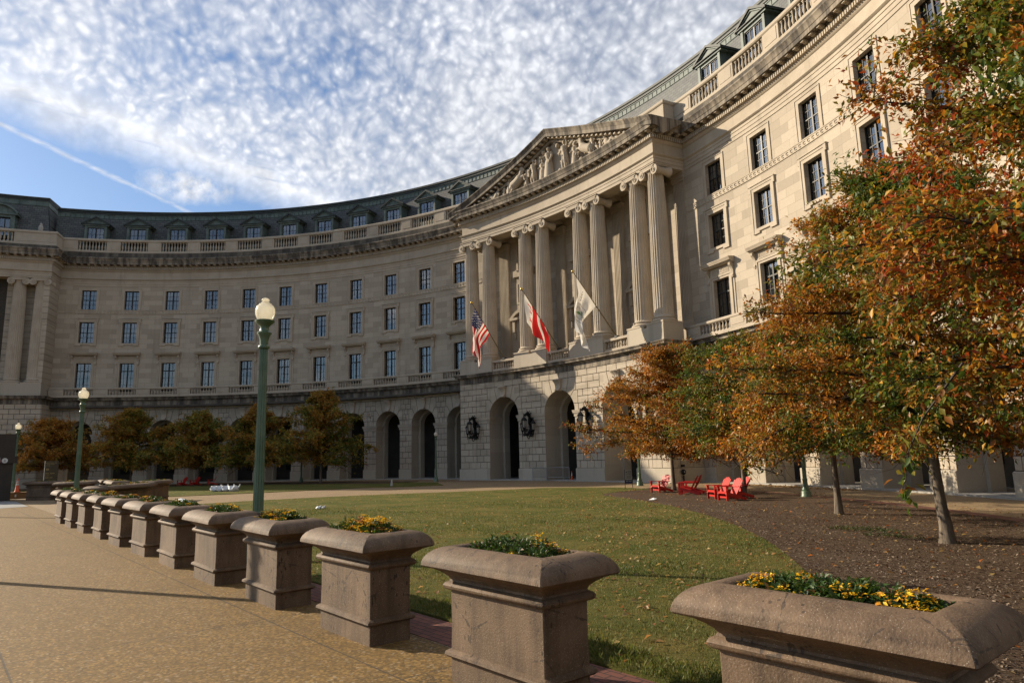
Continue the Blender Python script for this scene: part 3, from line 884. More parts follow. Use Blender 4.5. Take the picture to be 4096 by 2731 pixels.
def arch_bay(ra, half, rface, spring, P1, P2, P3, X, depth, kz=1.0):
    """one bay: rough back wall with the arched opening, the cut blocks, the opening's lining, imposts, plinths, keystone"""
    df = R0 - rface; rr = rface
    f = lambda u, d, z: P(90 + math.degrees(u / rr), d, z)
    blocks = MB(); back = MB(); trim = MB(); plin = MB()
    arc = lambda a: (ra * math.cos(rad(a)), spring + ra * math.sin(rad(a)))
    for s in (1, -1):
        R_ = lambda pts: [(s * u, z) for u, z in pts]
        a = [arc(t) for t in range(0, 91, 6)]
        pts = [(ra, 0.0), (ra, spring)] + a[1:] + [(0, 9.28), (half, 9.28), (half, 0.0)]
        # split the ngon into quads so that it follows the curve
        for (u0, z0), (u1, z1) in zip(a, a[1:]):
            back.poly([f(s * u0, df - .05, z0), f(s * u1, df - .05, z1), f(s * u1, df - .05, 9.28), f(s * u0, df - .05, 9.28)])
        back.poly([f(s * ra, df - .05, 0), f(s * half, df - .05, 0), f(s * half, df - .05, 9.28), f(s * ra, df - .05, 9.28)])
        V = lambda pts: block(blocks, R_(pts), df - .05, df, rr)
        ar = lambda a0, a1: [arc(a0 + (a1 - a0) * i / 4) for i in range(5)]
        V(ar(0, 20) + [P1, (X[0], ZU[1]), (X[0], ZU[0])])
        V(ar(20, 42) + [P2, (X[1], P2[1]), (X[1], ZU[1]), P1])
        V(ar(42, 62) + [P3, (X[2], P3[1]), (X[2], P2[1]), P2])
        # filling courses
        for k in range(6):
            x0 = [X[0], X[1], X[1], X[2], X[2], 0][k]
            if k == 5:
                n = max(2, int(round(half / 1.19)))
                xs = [half * i / n for i in range(n + 1)]
                for b0, b1 in zip(xs, xs[1:]): V([(b0, ZU[5]), (b1, ZU[5]), (b1, ZU[6]), (b0, ZU[6])])
                continue
            w = half - x0; n = max(1, int(round(w / 1.0)))
            if k % 2: xs = [x0 + w * i / n for i in range(n + 1)]
            else: xs = [x0] + [x0 + w * (i + .5) / n for i in range(n)] + [half + .022]
            for b0, b1 in zip(xs, xs[1:]):
                if b1 - b0 > .08: V([(b0, ZU[k]), (b1, ZU[k]), (b1, ZU[k + 1]), (b0, ZU[k + 1])])
        # pier courses
        w = half - ra
        for k in range(7):
            n = max(1, int(round(w / .78)))
            if k % 2 == 0: xs = [ra] + [ra + w * (i + .5) / n for i in range(n)] + [half + .022]
            else: xs = [ra + w * i / n for i in range(n + 1)]
            for b0, b1 in zip(xs, xs[1:]): V([(b0 - (.022 if b0 == ra else 0), ZC[k]), (b1, ZC[k]), (b1, ZC[k + 1]), (b0 - (.022 if b0 == ra else 0), ZC[k + 1])])
        # lining of the opening
        pr = [(ra, 0.0), (ra, 5.36)] + [(ra, spring)] + a[1:]
        for (u0, z0), (u1, z1) in zip(pr, pr[1:]):
            plin.poly([f(s * u0, df - .012, z0), f(s * u0, df - depth, z0), f(s * u1, df - depth, z1), f(s * u1, df - .012, z1)])
        # narrower second ring inside the opening
        ri = ra - .24; ai = [(ri * math.cos(rad(t)), spring + ri * math.sin(rad(t))) for t in range(0, 91, 6)]
        po = [(ra, 0.0), (ra, spring)] + a[1:]; pi_ = [(ri, 0.0), (ri, spring)] + ai[1:]
        for (o0, o1, i0, i1) in zip(po, po[1:], pi_, pi_[1:]):
            D0, D1 = df - depth, df - depth - .75
            plin.poly([f(s * o0[0], D0, o0[1]), f(s * i0[0], D0, i0[1]), f(s * i1[0], D0, i1[1]), f(s * o1[0], D0, o1[1])])
            plin.poly([f(s * i0[0], D0, i0[1]), f(s * i0[0], D1, i0[1]), f(s * i1[0], D1, i1[1]), f(s * i1[0], D0, i1[1])])
            plin.poly([f(s * i0[0], D1, i0[1]), f(s * (i0[0] + .5), D1, i0[1] + (.5 if i0[1] > spring else 0)), f(s * (i1[0] + .5), D1, i1[1] + (.5 if i1[1] > spring else 0)), f(s * i1[0], D1, i1[1])])
        # impost
        for (e, za, zb) in ((.06, 5.36, 5.60), (.10, 5.60, 5.68), (.15, 5.68, 5.82), (.18, 5.82, 5.90)):
            q = sorted((s * (ra - e), s * (half)))
            trim.map([f(q[0], df - depth, za), f(q[1], df - depth, za), f(q[1], df + e * .9, za), f(q[0], df + e * .9, za),
                      f(q[0], df - depth, zb), f(q[1], df - depth, zb), f(q[1], df + e * .9, zb), f(q[0], df + e * .9, zb)])
        q = sorted((s * (ra - .04), s * half))
        plin.map([f(q[0], df - depth, 0), f(q[1], df - depth, 0), f(q[1], df + .10, 0), f(q[0], df + .10, 0),
                  f(q[0], df - depth, 1.02), f(q[1], df - depth, 1.02), f(q[1], df + .10, 1.02), f(q[0], df + .10, 1.02)])
        plin.map([f(q[0], df - depth, 1.02), f(q[1], df - depth, 1.02), f(q[1], df + .10, 1.02), f(q[0], df + .10, 1.02),
                  f(q[0] + s * 0.0, df - depth, 1.07), f(q[1], df - depth, 1.07), f(q[1], df + .02, 1.07), f(q[0], df + .02, 1.07)])
    V = lambda pts: block(blocks, pts, df - .05, df, rr)
    V([arc(62 + 56 * i / 8) for i in range(9)] + [(-P3[0], P3[1]), (P3[0], P3[1])])
    # scrolled keystone
    ky = []
    zt, zb = P3[1] - .02, spring + ra - .06
    prof = [(.30, 0.0), (.40, .05), (.36, .13), (.22, .25), (.18, .45), (.24, .68), (.42, .84), (.50, .93), (.40, 1.0)]
    wid = lambda t: (.20 + .21 * t) * kz
    m = 9
    for i, (d, t) in enumerate(prof):
        for j in range(m):
            x = -1 + 2 * j / (m - 1); ridge = .05 * (abs(math.sin(x * PI * 1.5)))
            ky.append(f(wid(t) * x, df + d * (.72 + .28 * (1 - abs(x) ** 4)) + ridge - .05, zb + (zt - zb) * t))
    kf = []
    for i in range(len(prof) - 1):
        for j in range(m - 1): kf.append([i * m + j, i * m + j + 1, (i + 1) * m + j + 1, (i + 1) * m + j])
    trim.add(ky, kf)
    for j0 in (0, m - 1):
        side = [ky[i * m + j0] for i in range(len(prof))]
        u = wid(0) * (-1 if j0 == 0 else 1); u1 = wid(1) * (-1 if j0 == 0 else 1)
        trim.poly(side + [f(u1, df - .04, zt), f(u, df - .04, zb)])
    trim.poly([f(-wid(1), df - .04, zt), f(wid(1), df - .04, zt)] + [ky[(len(prof) - 1) * m + j] for j in range(m)][::-1])
    trim.poly([f(-wid(0), df - .04, zb), f(wid(0), df - .04, zb)] + [ky[j] for j in range(m)][::-1])
    w = part(blocks, 'arcade_bay', M['block'])
    part(back, 'joint_backing', M['joint'], parent=w)
    part(trim, 'impost_and_keystone', M['trim'], 45, parent=w)
    part(plin, 'pier_lining', M['plinth'], parent=w)
    return w
RF = 58.30
half = RF * rad(DE) / 2
wb = arch_bay(1.588, half, RF, 5.90, (1.85, ZU[1]), (1.52, ZU[3]), (1.03, ZU[5]), (1.98, 1.95, 1.72), 1.35)
for i, t in enumerate(BAYS): rotated(wb, t, i == 0)
RPF = 55.30
halfp = RPF * rad(7.355) / 2
pb = arch_bay(1.87, halfp, RPF, 5.86, (2.18, ZU[1]), (1.85, ZU[3]), (1.22, ZU[5]), (2.35, 2.3, 2.1), 1.9, 1.12)
for i, t in enumerate((97.355, 90.0, 82.645)): rotated(pb, t, i == 0)
# plain stretches of coursed blocks: pavilion ends, its returns, left end block
def course_wall(blocks, back, t0, t1, r, w=1.0, plinth=True):
    zz = ZC + ZU[1:] if False else ZC[:-1] + [5.36, 5.90] + ZU[1:]
    Ltot = rad(abs(t1 - t0)) * r
    for k, (z0, z1) in enumerate(zip(zz, zz[1:])):
        n = max(1, int(round(Ltot / w)))
        xs = [i / n for i in range(n + 1)] if k % 2 == 0 or n < 2 else [0] + [(i + .5) / n for i in range(n)] + [1]
        for a, b in zip(xs, xs[1:]):
            u0 = rad(t0 - 90) * r + (rad(t1 - t0) * r) * a; u1 = rad(t0 - 90) * r + (rad(t1 - t0) * r) * b
            block(blocks, [(u0, z0), (u1, z0), (u1, z1), (u0, z1)], R0 - r - .05, R0 - r, r)
    back.arcbox(min(t0, t1), max(t0, t1), r + .05, r + 1.2, 0, 9.28)
bl = MB(); bk = MB(); pl = MB()
PB = 13.21
for t0, t1, r in ((90 + 11.03, 90 + PB, RPF), (90 - PB, 90 - 11.03, RPF), (90 + PB - .05, LEFT[0] - DE / 2, RF), (RIGHT[0] + DE / 2, 90 - PB + .05, RF),
                  (LEFT[-1] + DE / 2, LP - .3, RF), (LP - .36, LEND, RPF)):
    bl = MB(); bk = MB(); pl = MB()
    course_wall(bl, bk, t0, t1, r); pl.arcbox(min(t0, t1), max(t0, t1), r - .10, r + .02, 0, 1.06)
    o = part(bl, 'coursed_wall', M['block']); part(bk, 'joint_backing', M['joint'], parent=o); part(pl, 'wall_plinth', M['plinth'], parent=o)
# returns: straight radial walls
def return_wall(th, sgn):
    zz = ZC[:-1] + [5.36, 5.90] + ZU[1:]
    a = rad(th); t = Vector((-math.sin(a), math.cos(a), 0)) * sgn; rv = Vector((math.cos(a), math.sin(a), 0))
    def bx(m, ra, rb, ta, tb, z0, z1):
        m.map([tuple(rv * ra + t * ta + Vector((0, 0, z0))), tuple(rv * rb + t * ta + Vector((0, 0, z0))), tuple(rv * rb + t * tb + Vector((0, 0, z0))), tuple(rv * ra + t * tb + Vector((0, 0, z0))),
               tuple(rv * ra + t * ta + Vector((0, 0, z1))), tuple(rv * rb + t * ta + Vector((0, 0, z1))), tuple(rv * rb + t * tb + Vector((0, 0, z1))), tuple(rv * ra + t * tb + Vector((0, 0, z1)))])
    for k, (z0, z1) in enumerate(zip(zz, zz[1:])):
        cuts = [RPF, RPF + 1.3, RF] if k % 2 else [RPF, RPF + .8, RPF + 2.0, RF]
        for a0, a1 in zip(cuts, cuts[1:]): bx(bl, a0 + .02, a1 - .02, 0, .05, z0 + .02, z1 - .02)
    bx(bk, RPF + .05, RF + .3, -1.0, 0, 0, 9.28)
    bx(pl, RPF - .10, RF - .1, 0.0, .15, 0, 1.06)
for th_, sg_ in ((90 + PB - .05, 1), (90 - PB + .05, -1), (LP - .36, -1)):
    bl = MB(); bk = MB(); pl = MB(); return_wall(th_, sg_)
    o = part(bl, 'return_wall', M['block']); part(bk, 'joint_backing', M['joint'], parent=o); part(pl, 'wall_plinth', M['plinth'], parent=o)

# --- arcade interior
mb = MB()
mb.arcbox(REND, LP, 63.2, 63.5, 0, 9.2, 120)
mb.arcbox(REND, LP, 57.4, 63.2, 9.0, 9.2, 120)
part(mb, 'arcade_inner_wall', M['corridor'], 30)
mb = MB(); mb.arcbox(REND, LEND, 57.75, 63.3, -.1, .07, 120); mb.arcbox(90 - PB, 90 + PB, 55.0, 57.75, -.1, .068, 26)
part(mb, 'arcade_floor', M['kerb'])
mb = MB()
for du in (0,):
    mb.map([P(90 - 1.1, -4.45, 1.2), P(90 + 1.1, -4.45, 1.2), P(90 + 1.1, -4.6, 1.2), P(90 - 1.1, -4.6, 1.2), P(90 - 1.1, -4.45, 4.6), P(90 + 1.1, -4.45, 4.6), P(90 + 1.1, -4.6, 4.6), P(90 - 1.1, -4.6, 4.6)])
dr = part(mb, 'inner_window', M['bronze'])
for i, t in enumerate(BAYS): rotated(dr, t + 0.4, i == 0)
mb = MB()                                              # railing inside the arches
for i in range(25): mb.tube([P(90 - 1.5 + i * .125, -2.6, .07), P(90 - 1.5 + i * .125, -2.6, 2.3)], .02, 5)
for z in (.3, 2.25): mb.tube([P(90 - 1.5 + i * .25, -2.6, z) for i in range(13)], .028, 5)
gt = part(mb, 'iron_gate', M['black'])
for i, t in enumerate((RIGHT[0], RIGHT[1], 82.645)): rotated(gt, t, i == 0)
# floor slab and solid mass of the upper storeys
mb = MB(); mb.arcbox(REND, LEND, 59.9, 69.5, 9.3, 27.5, 120)
part(mb, 'building_core', M['room'])

# --- portico
mb = MB()
wall_with_holes(mb, 90 - PH + .15, 90 + PH - .15, [97.355, 90, 82.645], .85, [10.0, 10.5, 14.6, 17.0, 20.9, 23.5, 24.8], [(10.5, 14.6), (20.9, 23.5)], .4, R0 + .25)
part(mb, 'portico_wall', M['wall'], 30)
pw = window_proto(.85, 10.5, 14.6, -.55, 1.1, 3, 'drapes', None); pw2 = window_proto(.85, 20.9, 23.5, -.55, 0, 4, 'bare', None)
for i, t in enumerate((97.355, 90.0, 82.645)): rotated(pw, t, i == 0); rotated(pw2, t, i == 0)
def portico_surround():
    mb = MB(); D = -.27
    for s in (-1, 1):
        lbox(mb, *sorted((s * .85, s * 1.2)), D, D + .12, 10.5, 14.9)
        lbox(mb, *sorted((s * 1.2, s * 1.5)), D, D + .42, 14.5, 15.7); lbox(mb, *sorted((s * 1.25, s * 1.45)), D, D + .25, 13.9, 14.5)
        lbox(mb, *sorted((s * .9, s * 1.1)), D, D + .1, 17.4, 19.6)
    lbox(mb, -1.2, 1.2, D, D + .1, 14.6, 15.7); lbox(mb, -1.75, 1.75, D, D + .55, 15.7, 15.95)
    n = 12
    for i in range(n):
        a0, a1 = -.9 + 1.8 * i / n, -.9 + 1.8 * (i + 1) / n; c = 14.55; Ro, Ri = 2.28, 1.98
        mb.map([L(Ri * math.sin(a0), D, c + Ri * math.cos(a0)), L(Ri * math.sin(a1), D, c + Ri * math.cos(a1)), L(Ri * math.sin(a1), D + .5, c + Ri * math.cos(a1)), L(Ri * math.sin(a0), D + .5, c + Ri * math.cos(a0)),
                L(Ro * math.sin(a0), D, c + Ro * math.cos(a0)), L(Ro * math.sin(a1), D, c + Ro * math.cos(a1)), L(Ro * math.sin(a1), D + .5, c + Ro * math.cos(a1)), L(Ro * math.sin(a0), D + .5, c + Ro * math.cos(a0))])
    lbox(mb, -.9, .9, D, D + .1, 17.4, 17.55); lbox(mb, -.9, .9, D, D + .1, 19.45, 19.6)
    lbox(mb, -1.35, 1.35, D, D + .32, 20.2, 20.85); lbox(mb, -1.2, 1.2, D, D + .2, 20.85, 20.95)
    for s in (-1, 1): lbox(mb, *sorted((s * .85, s * 1.05)), D, D + .08, 20.95, 23.6)
    return mb
ps = part(portico_surround(), 'door_surround', M['trim'], 40)
for i, t in enumerate((97.355, 90.0, 82.645)): rotated(ps, t, i == 0)
mb = MB()                                              # ceiling and beams
mb.arcbox(90 - PH, 90 + PH, 55.72, 57.0, 23.96, 24.9); mb.arcbox(90 - PH + .02, 90 + PH - .02, 57.0, 58.95, 24.6, 24.8)
for s in (-1, 1):
    for a in (2.5, 4.83, 9.88, 12.2):
        mb.arcbox(90 + s * a - .35, 90 + s * a + .35, 57.0, 58.9, 24.2, 24.62)
part(mb, 'portico_ceiling', M['trim'])
# side walls of entablature over the returns
def pilaster(mb, t, w, d0, d1, z0, z1, nf=7):
    a = rad(t)
    for i in range(nf):
        u0 = -w / 2 + w * i / nf; u1 = u0 + w / nf
        um0, um1 = u0 + .25 * w / nf, u1 - .25 * w / nf
        q = [(u0, d1), (um0, d1), (um0 + .01, d1 - .06), (um1 - .01, d1 - .06), (um1, d1), (u1, d1)]
        for (ua, da), (ub, db) in zip(q, q[1:]): mb.poly([L(ua, da, z0, t), L(ub, db, z0, t), L(ub, db, z1, t), L(ua, da, z1, t)])
    for s in (-1, 1): mb.poly([L(s * w / 2, d0, z0, t), L(s * w / 2, d1, z0, t), L(s * w / 2, d1, z1, t), L(s * w / 2, d0, z1, t)])
    def lb(u0, u1, da, db, za, zb): mb.map([L(u0, da, za, t), L(u1, da, za, t), L(u1, db, za, t), L(u0, db, za, t), L(u0, da, zb, t), L(u1, da, zb, t), L(u1, db, zb, t), L(u0, db, zb, t)])
    lb(-w / 2 - .12, w / 2 + .12, d0, d1 + .12, z0 - .55, z0 - .2); lb(-w / 2 - .06, w / 2 + .06, d0, d1 + .07, z0 - .2, z0)
    lb(-w / 2 - .04, w / 2 + .04, d0, d1 + .05, z1, z1 + .22); lb(-w / 2 - .10, w / 2 + .10, d0, d1 + .10, z1 + .22, z1 + .55)
    lb(-w / 2 - .15, w / 2 + .15, d0, d1 + .15, z1 + .55, z1 + .72)
for s in (-1, 1):
    for a in (2.5, 4.83, 9.88, 12.15):
        mb = MB(); pilaster(mb, 90 + s * a, 1.2, -.3, .05, 12.1, 23.2); part(mb, 'pilaster', M['trim'])
# loggia floor, pedestals and balustrade
mb = MB()
mb.arcbox(90 - PB, 90 + PB, RPF + .05, 58.9, 10.0, 10.28)
part(mb, 'balcony_floor', M['plinth'])
for c in (101.04, 93.68, 86.32, 78.96):
    half_a = 2.16; mb = MB()
    mb.arcbox(c - half_a, c + half_a, RPF, 57.2, 10.28, 11.42)
    for s in (-1, 1): mb.arcbox(c + s * 1.165 - .98, c + s * 1.165 + .98, RPF + .03, 57.17, 11.42, 11.62)
    part(mb, 'column_pedestal', M['plinth'])
mb = MB(); mb.arcbox(90 - 1.52, 90 + 1.52, RPF + .12, RPF + .5, 10.28, 10.5); mb.arcbox(90 - 1.52, 90 + 1.52, RPF + .08, RPF + .54, 11.14, 11.34)
for s in (-1, 1): mb.arcbox(90 + s * 1.45 - .08, 90 + s * 1.45 + .08, RPF + .14, RPF + .48, 10.5, 11.14)
br = part(mb, 'balcony_rail', M['trim'])
mb = MB()
for i in range(8): baluster(mb, (-1.3 + (i + .5) * 2.6 / 8), R0 - RPF - .31, 10.5, 11.14, R=.098)
part(mb, 'balusters', M['trim'], 40, parent=br)
for i, t in enumerate((97.355, 90.0, 82.645)): rotated(br, t, i == 0)

# --- Ionic columns
def column_proto():
    H0, H1 = .52, 11.55
    mb = MB(); prof = []
    for i in range(9):
        t = i / 8; r = .74 - .125 * (max(0, t - .25) / .75) ** 1.25; prof.append((r, H0 + (H1 - H0) * t, .058))
    prof = [(.80, H0 - .02, 0), (.74, H0 + .06, 0)] + [(prof[0][0], H0 + .14, .058)] + prof[1:-1] + [(.615, H1 - .15, .05), (.615, H1 - .02, 0), (.66, H1 + .04, 0), (.615, H1 + .1, 0)]
    mb.lathe(prof, n=120, nf=24)
    c = part(mb, 'column', M['trim'], 50)
    mb = MB(); mb.box((0, 0, .06), (1.98, 1.98, .12))
    mb.lathe([(.94, .12), (.99, .18), (.99, .24), (.93, .29), (.84, .31), (.82, .36), (.84, .40), (.88, .43), (.88, .48), (.82, .52), (.78, .52)], n=40)
    part(mb, 'column_base', M['trim'], 40, parent=c)
    mb = MB(); zc = H1 + .08                       # capital; front face towards -x (the court)
    mb.lathe([(.62, zc - .05), (.76, zc + .1), (.78, zc + .2), (.72, zc + .26)], n=32)
    for yy in (-.74, .74):
        pr = [(.37, -.78), (.40, -.74), (.37, -.66), (.30, -.4), (.25, -.08), (.28, -.06), (.28, .06), (.25, .08), (.30, .4), (.37, .66), (.40, .74), (.37, .78)]
        Mx = Matrix.Rotation(PI / 2, 3, 'Y')
        mb.lathe(pr, (0, yy, zc - .04), 20, M=Mx)
        for sx in (-1, 1):
            sp = []; rr = []
            for i in range(34):
                a = i / 33 * 4.6 * PI / 2 * 1.35; R = .345 * math.exp(-.215 * a)
                sp.append((sx * .80, yy - math.copysign(1, yy) * R * math.sin(a) , zc - .04 + R * math.cos(a))); rr.append(.045 * (R / .345) ** .6 + .008)
            mb.tube(sp, rr, 5); mb.ball((sx * .80, yy, zc - .04), .06, 8, 5)
    for sx in (-1, 1): 
        mb.box((sx * .755, 0, zc + .21), (.13, 1.44, .24))
        mb.tube([(sx * .80, -.74 + 1.48 * i / 10, zc + .31 - .05 * math.sin(PI * i / 10)) for i in range(11)], .04, 5)
        for i in range(5): mb.ball((sx * .77, -.36 + .18 * i, zc + .14), (.06, .07, .11), 8, 6)
    mb.box((0, 0, zc + .37), (1.62, 1.62, .10)); mb.box((0, 0, zc + .455), (1.74, 1.74, .07))
    part(mb, 'capital', M['trim'], 45, parent=c)
    return c
col = column_proto()
cols_at = [90 + s * a for s in (1, -1) for a in (2.5, 4.83, 9.88, 12.2)] + [156.84, 159.07, 165.1, 167.35]
for i, t in enumerate(cols_at):
    c = col if i == 0 else copy_tree(col, building)
    c.location = (56.28 * math.cos(rad(t)), 56.28 * math.sin(rad(t)), 11.62); c.rotation_euler = (0, 0, rad(t))
    c.scale = (1, 1, 1.025)
# --- left end block upper wall: channelled courses behind its columns
mb = MB(); n = 20
for k in range(n):
    z0 = 10.3 + (23.95 - 10.3) * k / n; z1 = 10.3 + (23.95 - 10.3) * (k + 1) / n
    mb.arcbox(LP - .02, LP + .62, 55.72, 58.7, z0 + .02, z1 - .02); mb.arcbox(LP + .62, 160.6, 57.2, 58.3, z0 + .02, z1 - .02)
    mb.arcbox(164.0, LEND - .15, 57.2, 58.3, z0 + .02, z1 - .02)
    mb.arcbox(160.6, 161.3, 57.4, 58.3, z0 + .02, z1 - .02); mb.arcbox(163.0, 164.0, 57.4, 58.3, z0 + .02, z1 - .02)
lw = part(mb, 'channelled_wall', M['block'])
mb = MB(); mb.arcbox(LP + .03, LEND - .15, 57.35, 59, 10.3, 24, 20); mb.arcbox(LP + .03, LP + .57, 55.78, 58.7, 10.3, 24)
part(mb, 'joint_backing', M['joint'], parent=lw)
mb = MB(); mb.arcbox(LP - .15, 160.2, RPF, 57.2, 10.28, 11.62); mb.arcbox(164.0, LEND - .1, RPF, 57.2, 10.28, 11.62); mb.arcbox(160.2, 164.0, RPF + .1, RPF + .5, 10.28, 11.34)
part(mb, 'column_pedestals', M['plinth'])
mb = MB()
for z0, z1 in ((11.0, 14.4), (20.9, 23.4)):
    mb.arcbox(161.35, 162.95, 57.30, 57.34, z0, z1)
part(mb, 'end_block_window', M['bronze'])

# --- pediment
RPD = R0 - PAVR
ZB, ZA = 27.30, 31.95                                 # foot and top of the raking cornice
def rake_pts(dr, n=14):
    """both slopes as (theta, z) from the left foot to the right foot"""
    H_ = PH + math.degrees((1.12) / RPD)
    return [(90 + H_ * (1 - 2 * i / (2 * n)), ZB + (ZA - ZB) * (1 - abs(1 - i / n)) + dr) for i in range(2 * n + 1)]
def rake_sweep(mb, prof, n=14):
    """prof: (d outwards from the tympanum face, dz below/above the raking line)"""
    pts = rake_pts(0, n); k = len(prof); vs = []; fs = []
    for t, z in pts:
        for d, dz in prof:
            a = rad(t); r = RPD - d; vs.append((r * math.cos(a), r * math.sin(a), z + dz))
    for i in range(len(pts) - 1):
        for j in range(k - 1): fs.append([i * k + j, (i + 1) * k + j, (i + 1) * k + j + 1, i * k + j + 1])
    fs.append(list(range(k))); fs.append([(len(pts) - 1) * k + j for j in range(k)])
    mb.add(vs, fs)
mb = MB()
pts = rake_pts(-.3)
for (t0, z0), (t1, z1) in zip(pts, pts[1:]):
    if z0 < 26.9 or z1 < 26.9: continue
    mb.poly([P(t0, PAVR, 26.9), P(t1, PAVR, 26.9), P(t1, PAVR, z1), P(t0, PAVR, z0)])
ped = part(mb, 'pediment', M['trim'], 30)
mb = MB(); rake_sweep(mb, [(-.2, -1.25), (.14, -1.2), (.18, -1.1), (.18, -.82), (.3, -.76), (.36, -.70), (.92, -.70), (.92, -.74), (.96, -.74), (.96, -.44), (1.0, -.38), (1.05, -.2), (1.14, -.08), (1.14, .0), (.9, .06), (-2.4, .1)])
part(mb, 'raking_cornice', M['cornice'], 30, parent=ped)
mb = MB(); mo = MB(); nd = 92
for s in (1, -1):
    for i in range(nd):
        f = (i + .5) / nd; t = 90 + s * (PH + .2) * (1 - f); z = ZB + (ZA - ZB) * f
        a = rad(t)
        if z - .98 > 27.35: mb.box(((RPD - .24) * math.cos(a), (RPD - .24) * math.sin(a), z - .97), (.16, .085, .22), rz=a)
    nm = 22
    for i in range(nm):
        f = (i + .5) / nm; t = 90 + s * (PH + .2) * (1 - f); z = ZB + (ZA - ZB) * f; a = rad(t)
        if z - .78 > 27.35: mo.box(((RPD - .62) * math.cos(a), (RPD - .62) * math.sin(a), z - .77), (.44, .24, .13), rz=a)
part(mb, 'raking_dentils', M['trim'], parent=ped)['kind'] = 'stuff'; part(mo, 'raking_modillions', M['trim'], parent=ped)['kind'] = 'stuff'
mb = MB()                                              # roof of the pediment running back to the main roof
pts = rake_pts(.05)
for (t0, z0), (t1, z1) in zip(pts, pts[1:]): mb.poly([P(t0, PAVR - .9, z0), P(t1, PAVR - .9, z1), P(t1, -1.9, z1), P(t0, -1.9, z0)])
part(mb, 'pediment_roof', M['darkcopper'], parent=ped)

# --- carved figures of the pediment
def FP_(u, d, z): return Vector(P(90 + math.degrees(u / RPD), PAVR + d, z))
def carve(draw, name='carved_figure', voxel=.045):
    mb = MB(); draw(mb)
    o = mb.build(name, M['trim'], ped)
    m = o.modifiers.new('remesh', 'REMESH'); m.mode = 'VOXEL'; m.voxel_size = voxel; m.use_smooth_shade = True
    s = o.modifiers.new('smooth', 'SMOOTH'); s.factor = .5; s.iterations = 2
    return o
ZF = 27.36
def standing(u, h, lean=0.0, robe=True, arms=((.5, .62), (-.5, .62)), raise_=(0, 0), face=0, fold=7):
    def draw(mb):
        k = h / 2.7
        top = FP_(u + lean * h, .3, ZF + h)
        def q(du, dd, t): return FP_(u + lean * t * h + du * k, .26 + dd * k, ZF + t * h)
        if robe:
            mb.tube([q(0, 0, 0), q(0, .02, .25), q(0, .03, .5), q(0, .0, .6)], [.46 * k, .40 * k, .33 * k, .24 * k], 14)
            for i in range(fold):
                x = -.38 + .76 * i / (fold - 1)
                mb.tube([q(x, .36 * math.cos(x * 2.2), 0), q(x * .75, .34 * math.cos(x * 2), .3), q(x * .45, .24, .58)], [.065 * k, .055 * k, .035 * k], 6)
        else:
            for s in (-1, 1): mb.tube([q(.16 * s, .12 * s, 0), q(.17 * s, .16 * s + .05, .26), q(.13 * s, .05, .52)], [.10 * k, .14 * k, .19 * k], 8)
            mb.ball(q(0, 0, .54), .27 * k, 10, 7)
            mb.tube([q(-.2, .18, .05), q(-.15, .24, .3), q(-.05, .2, .6)], [.10 * k, .12 * k, .08 * k], 6)
        mb.tube([q(0, 0, .56), q(0, .04, .68), q(0, .05, .78), q(0, .02, .84)], [.23 * k, .28 * k, .33 * k, .12 * k], 12)
        mb.tube([q(0, .02, .82), q(0, .05, .88)], .09 * k, 8)
        mb.ball(q(face * .03, .08, .935), (.145 * k, .16 * k, .19 * k), 10, 8); mb.ball(q(-face * .02, .0, .945), .17 * k, 8, 6)
        for s, (du, t) in zip((1, -1), arms):
            sh = q(.30 * s, .04, .79); el = q(.46 * s, .16, .64 + raise_[0 if s > 0 else 1]); ha = q(du * .9, .34, t)
            mb.tube([sh, el, ha], [.115 * k, .10 * k, .07 * k], 8); mb.ball(ha, .09 * k, 8, 6)
    return draw
def horse(u, s, base, sc):
    def draw(mb):
        q = lambda x, d, z: FP_(u + s * x * sc, .22 + d, base + z * sc)
        mb.tube([q(-.75, .1, .62), q(-.45, .16, .75), q(.1, .2, .98), q(.5, .2, 1.22), q(.62, .18, 1.34)], [.30 * sc, .42 * sc, .39 * sc, .40 * sc, .30 * sc], 12)
        mb.tube([q(.5, .2, 1.3), q(.68, .2, 1.75), q(.62, .2, 2.1)], [.33 * sc, .24 * sc, .17 * sc], 10)
        mb.tube([q(.58, .2, 2.1), q(.82, .25, 2.02), q(1.06, .28, 1.78)], [.16 * sc, .155 * sc, .09 * sc], 8)
        for i in range(5): mb.ball(q(.42 + .05 * i, .2, 1.5 + .15 * i), .12 * sc, 6, 5)
        mb.tube([q(.6, .3, 1.15), q(1.1, .36, 1.25), q(1.15, .36, .85), q(1.3, .36, .8)], [.16 * sc, .11 * sc, .075 * sc, .09 * sc], 8)
        mb.tube([q(.6, .05, 1.1), q(1.2, .1, .98), q(1.2, .1, .6)], [.15 * sc, .10 * sc, .08 * sc], 8)
        for d in (.05, .3): mb.tube([q(-.6, d, .6), q(-.35, d, .35), q(-.72, d, .2), q(-.62, d, 0)], [.24 * sc, .13 * sc, .09 * sc, .10 * sc], 8)
        mb.tube([q(-1.0, .12, .75), q(-1.25, .12, .6), q(-1.35, .12, .2)], [.10 * sc, .13 * sc, .05 * sc], 8)
    return draw
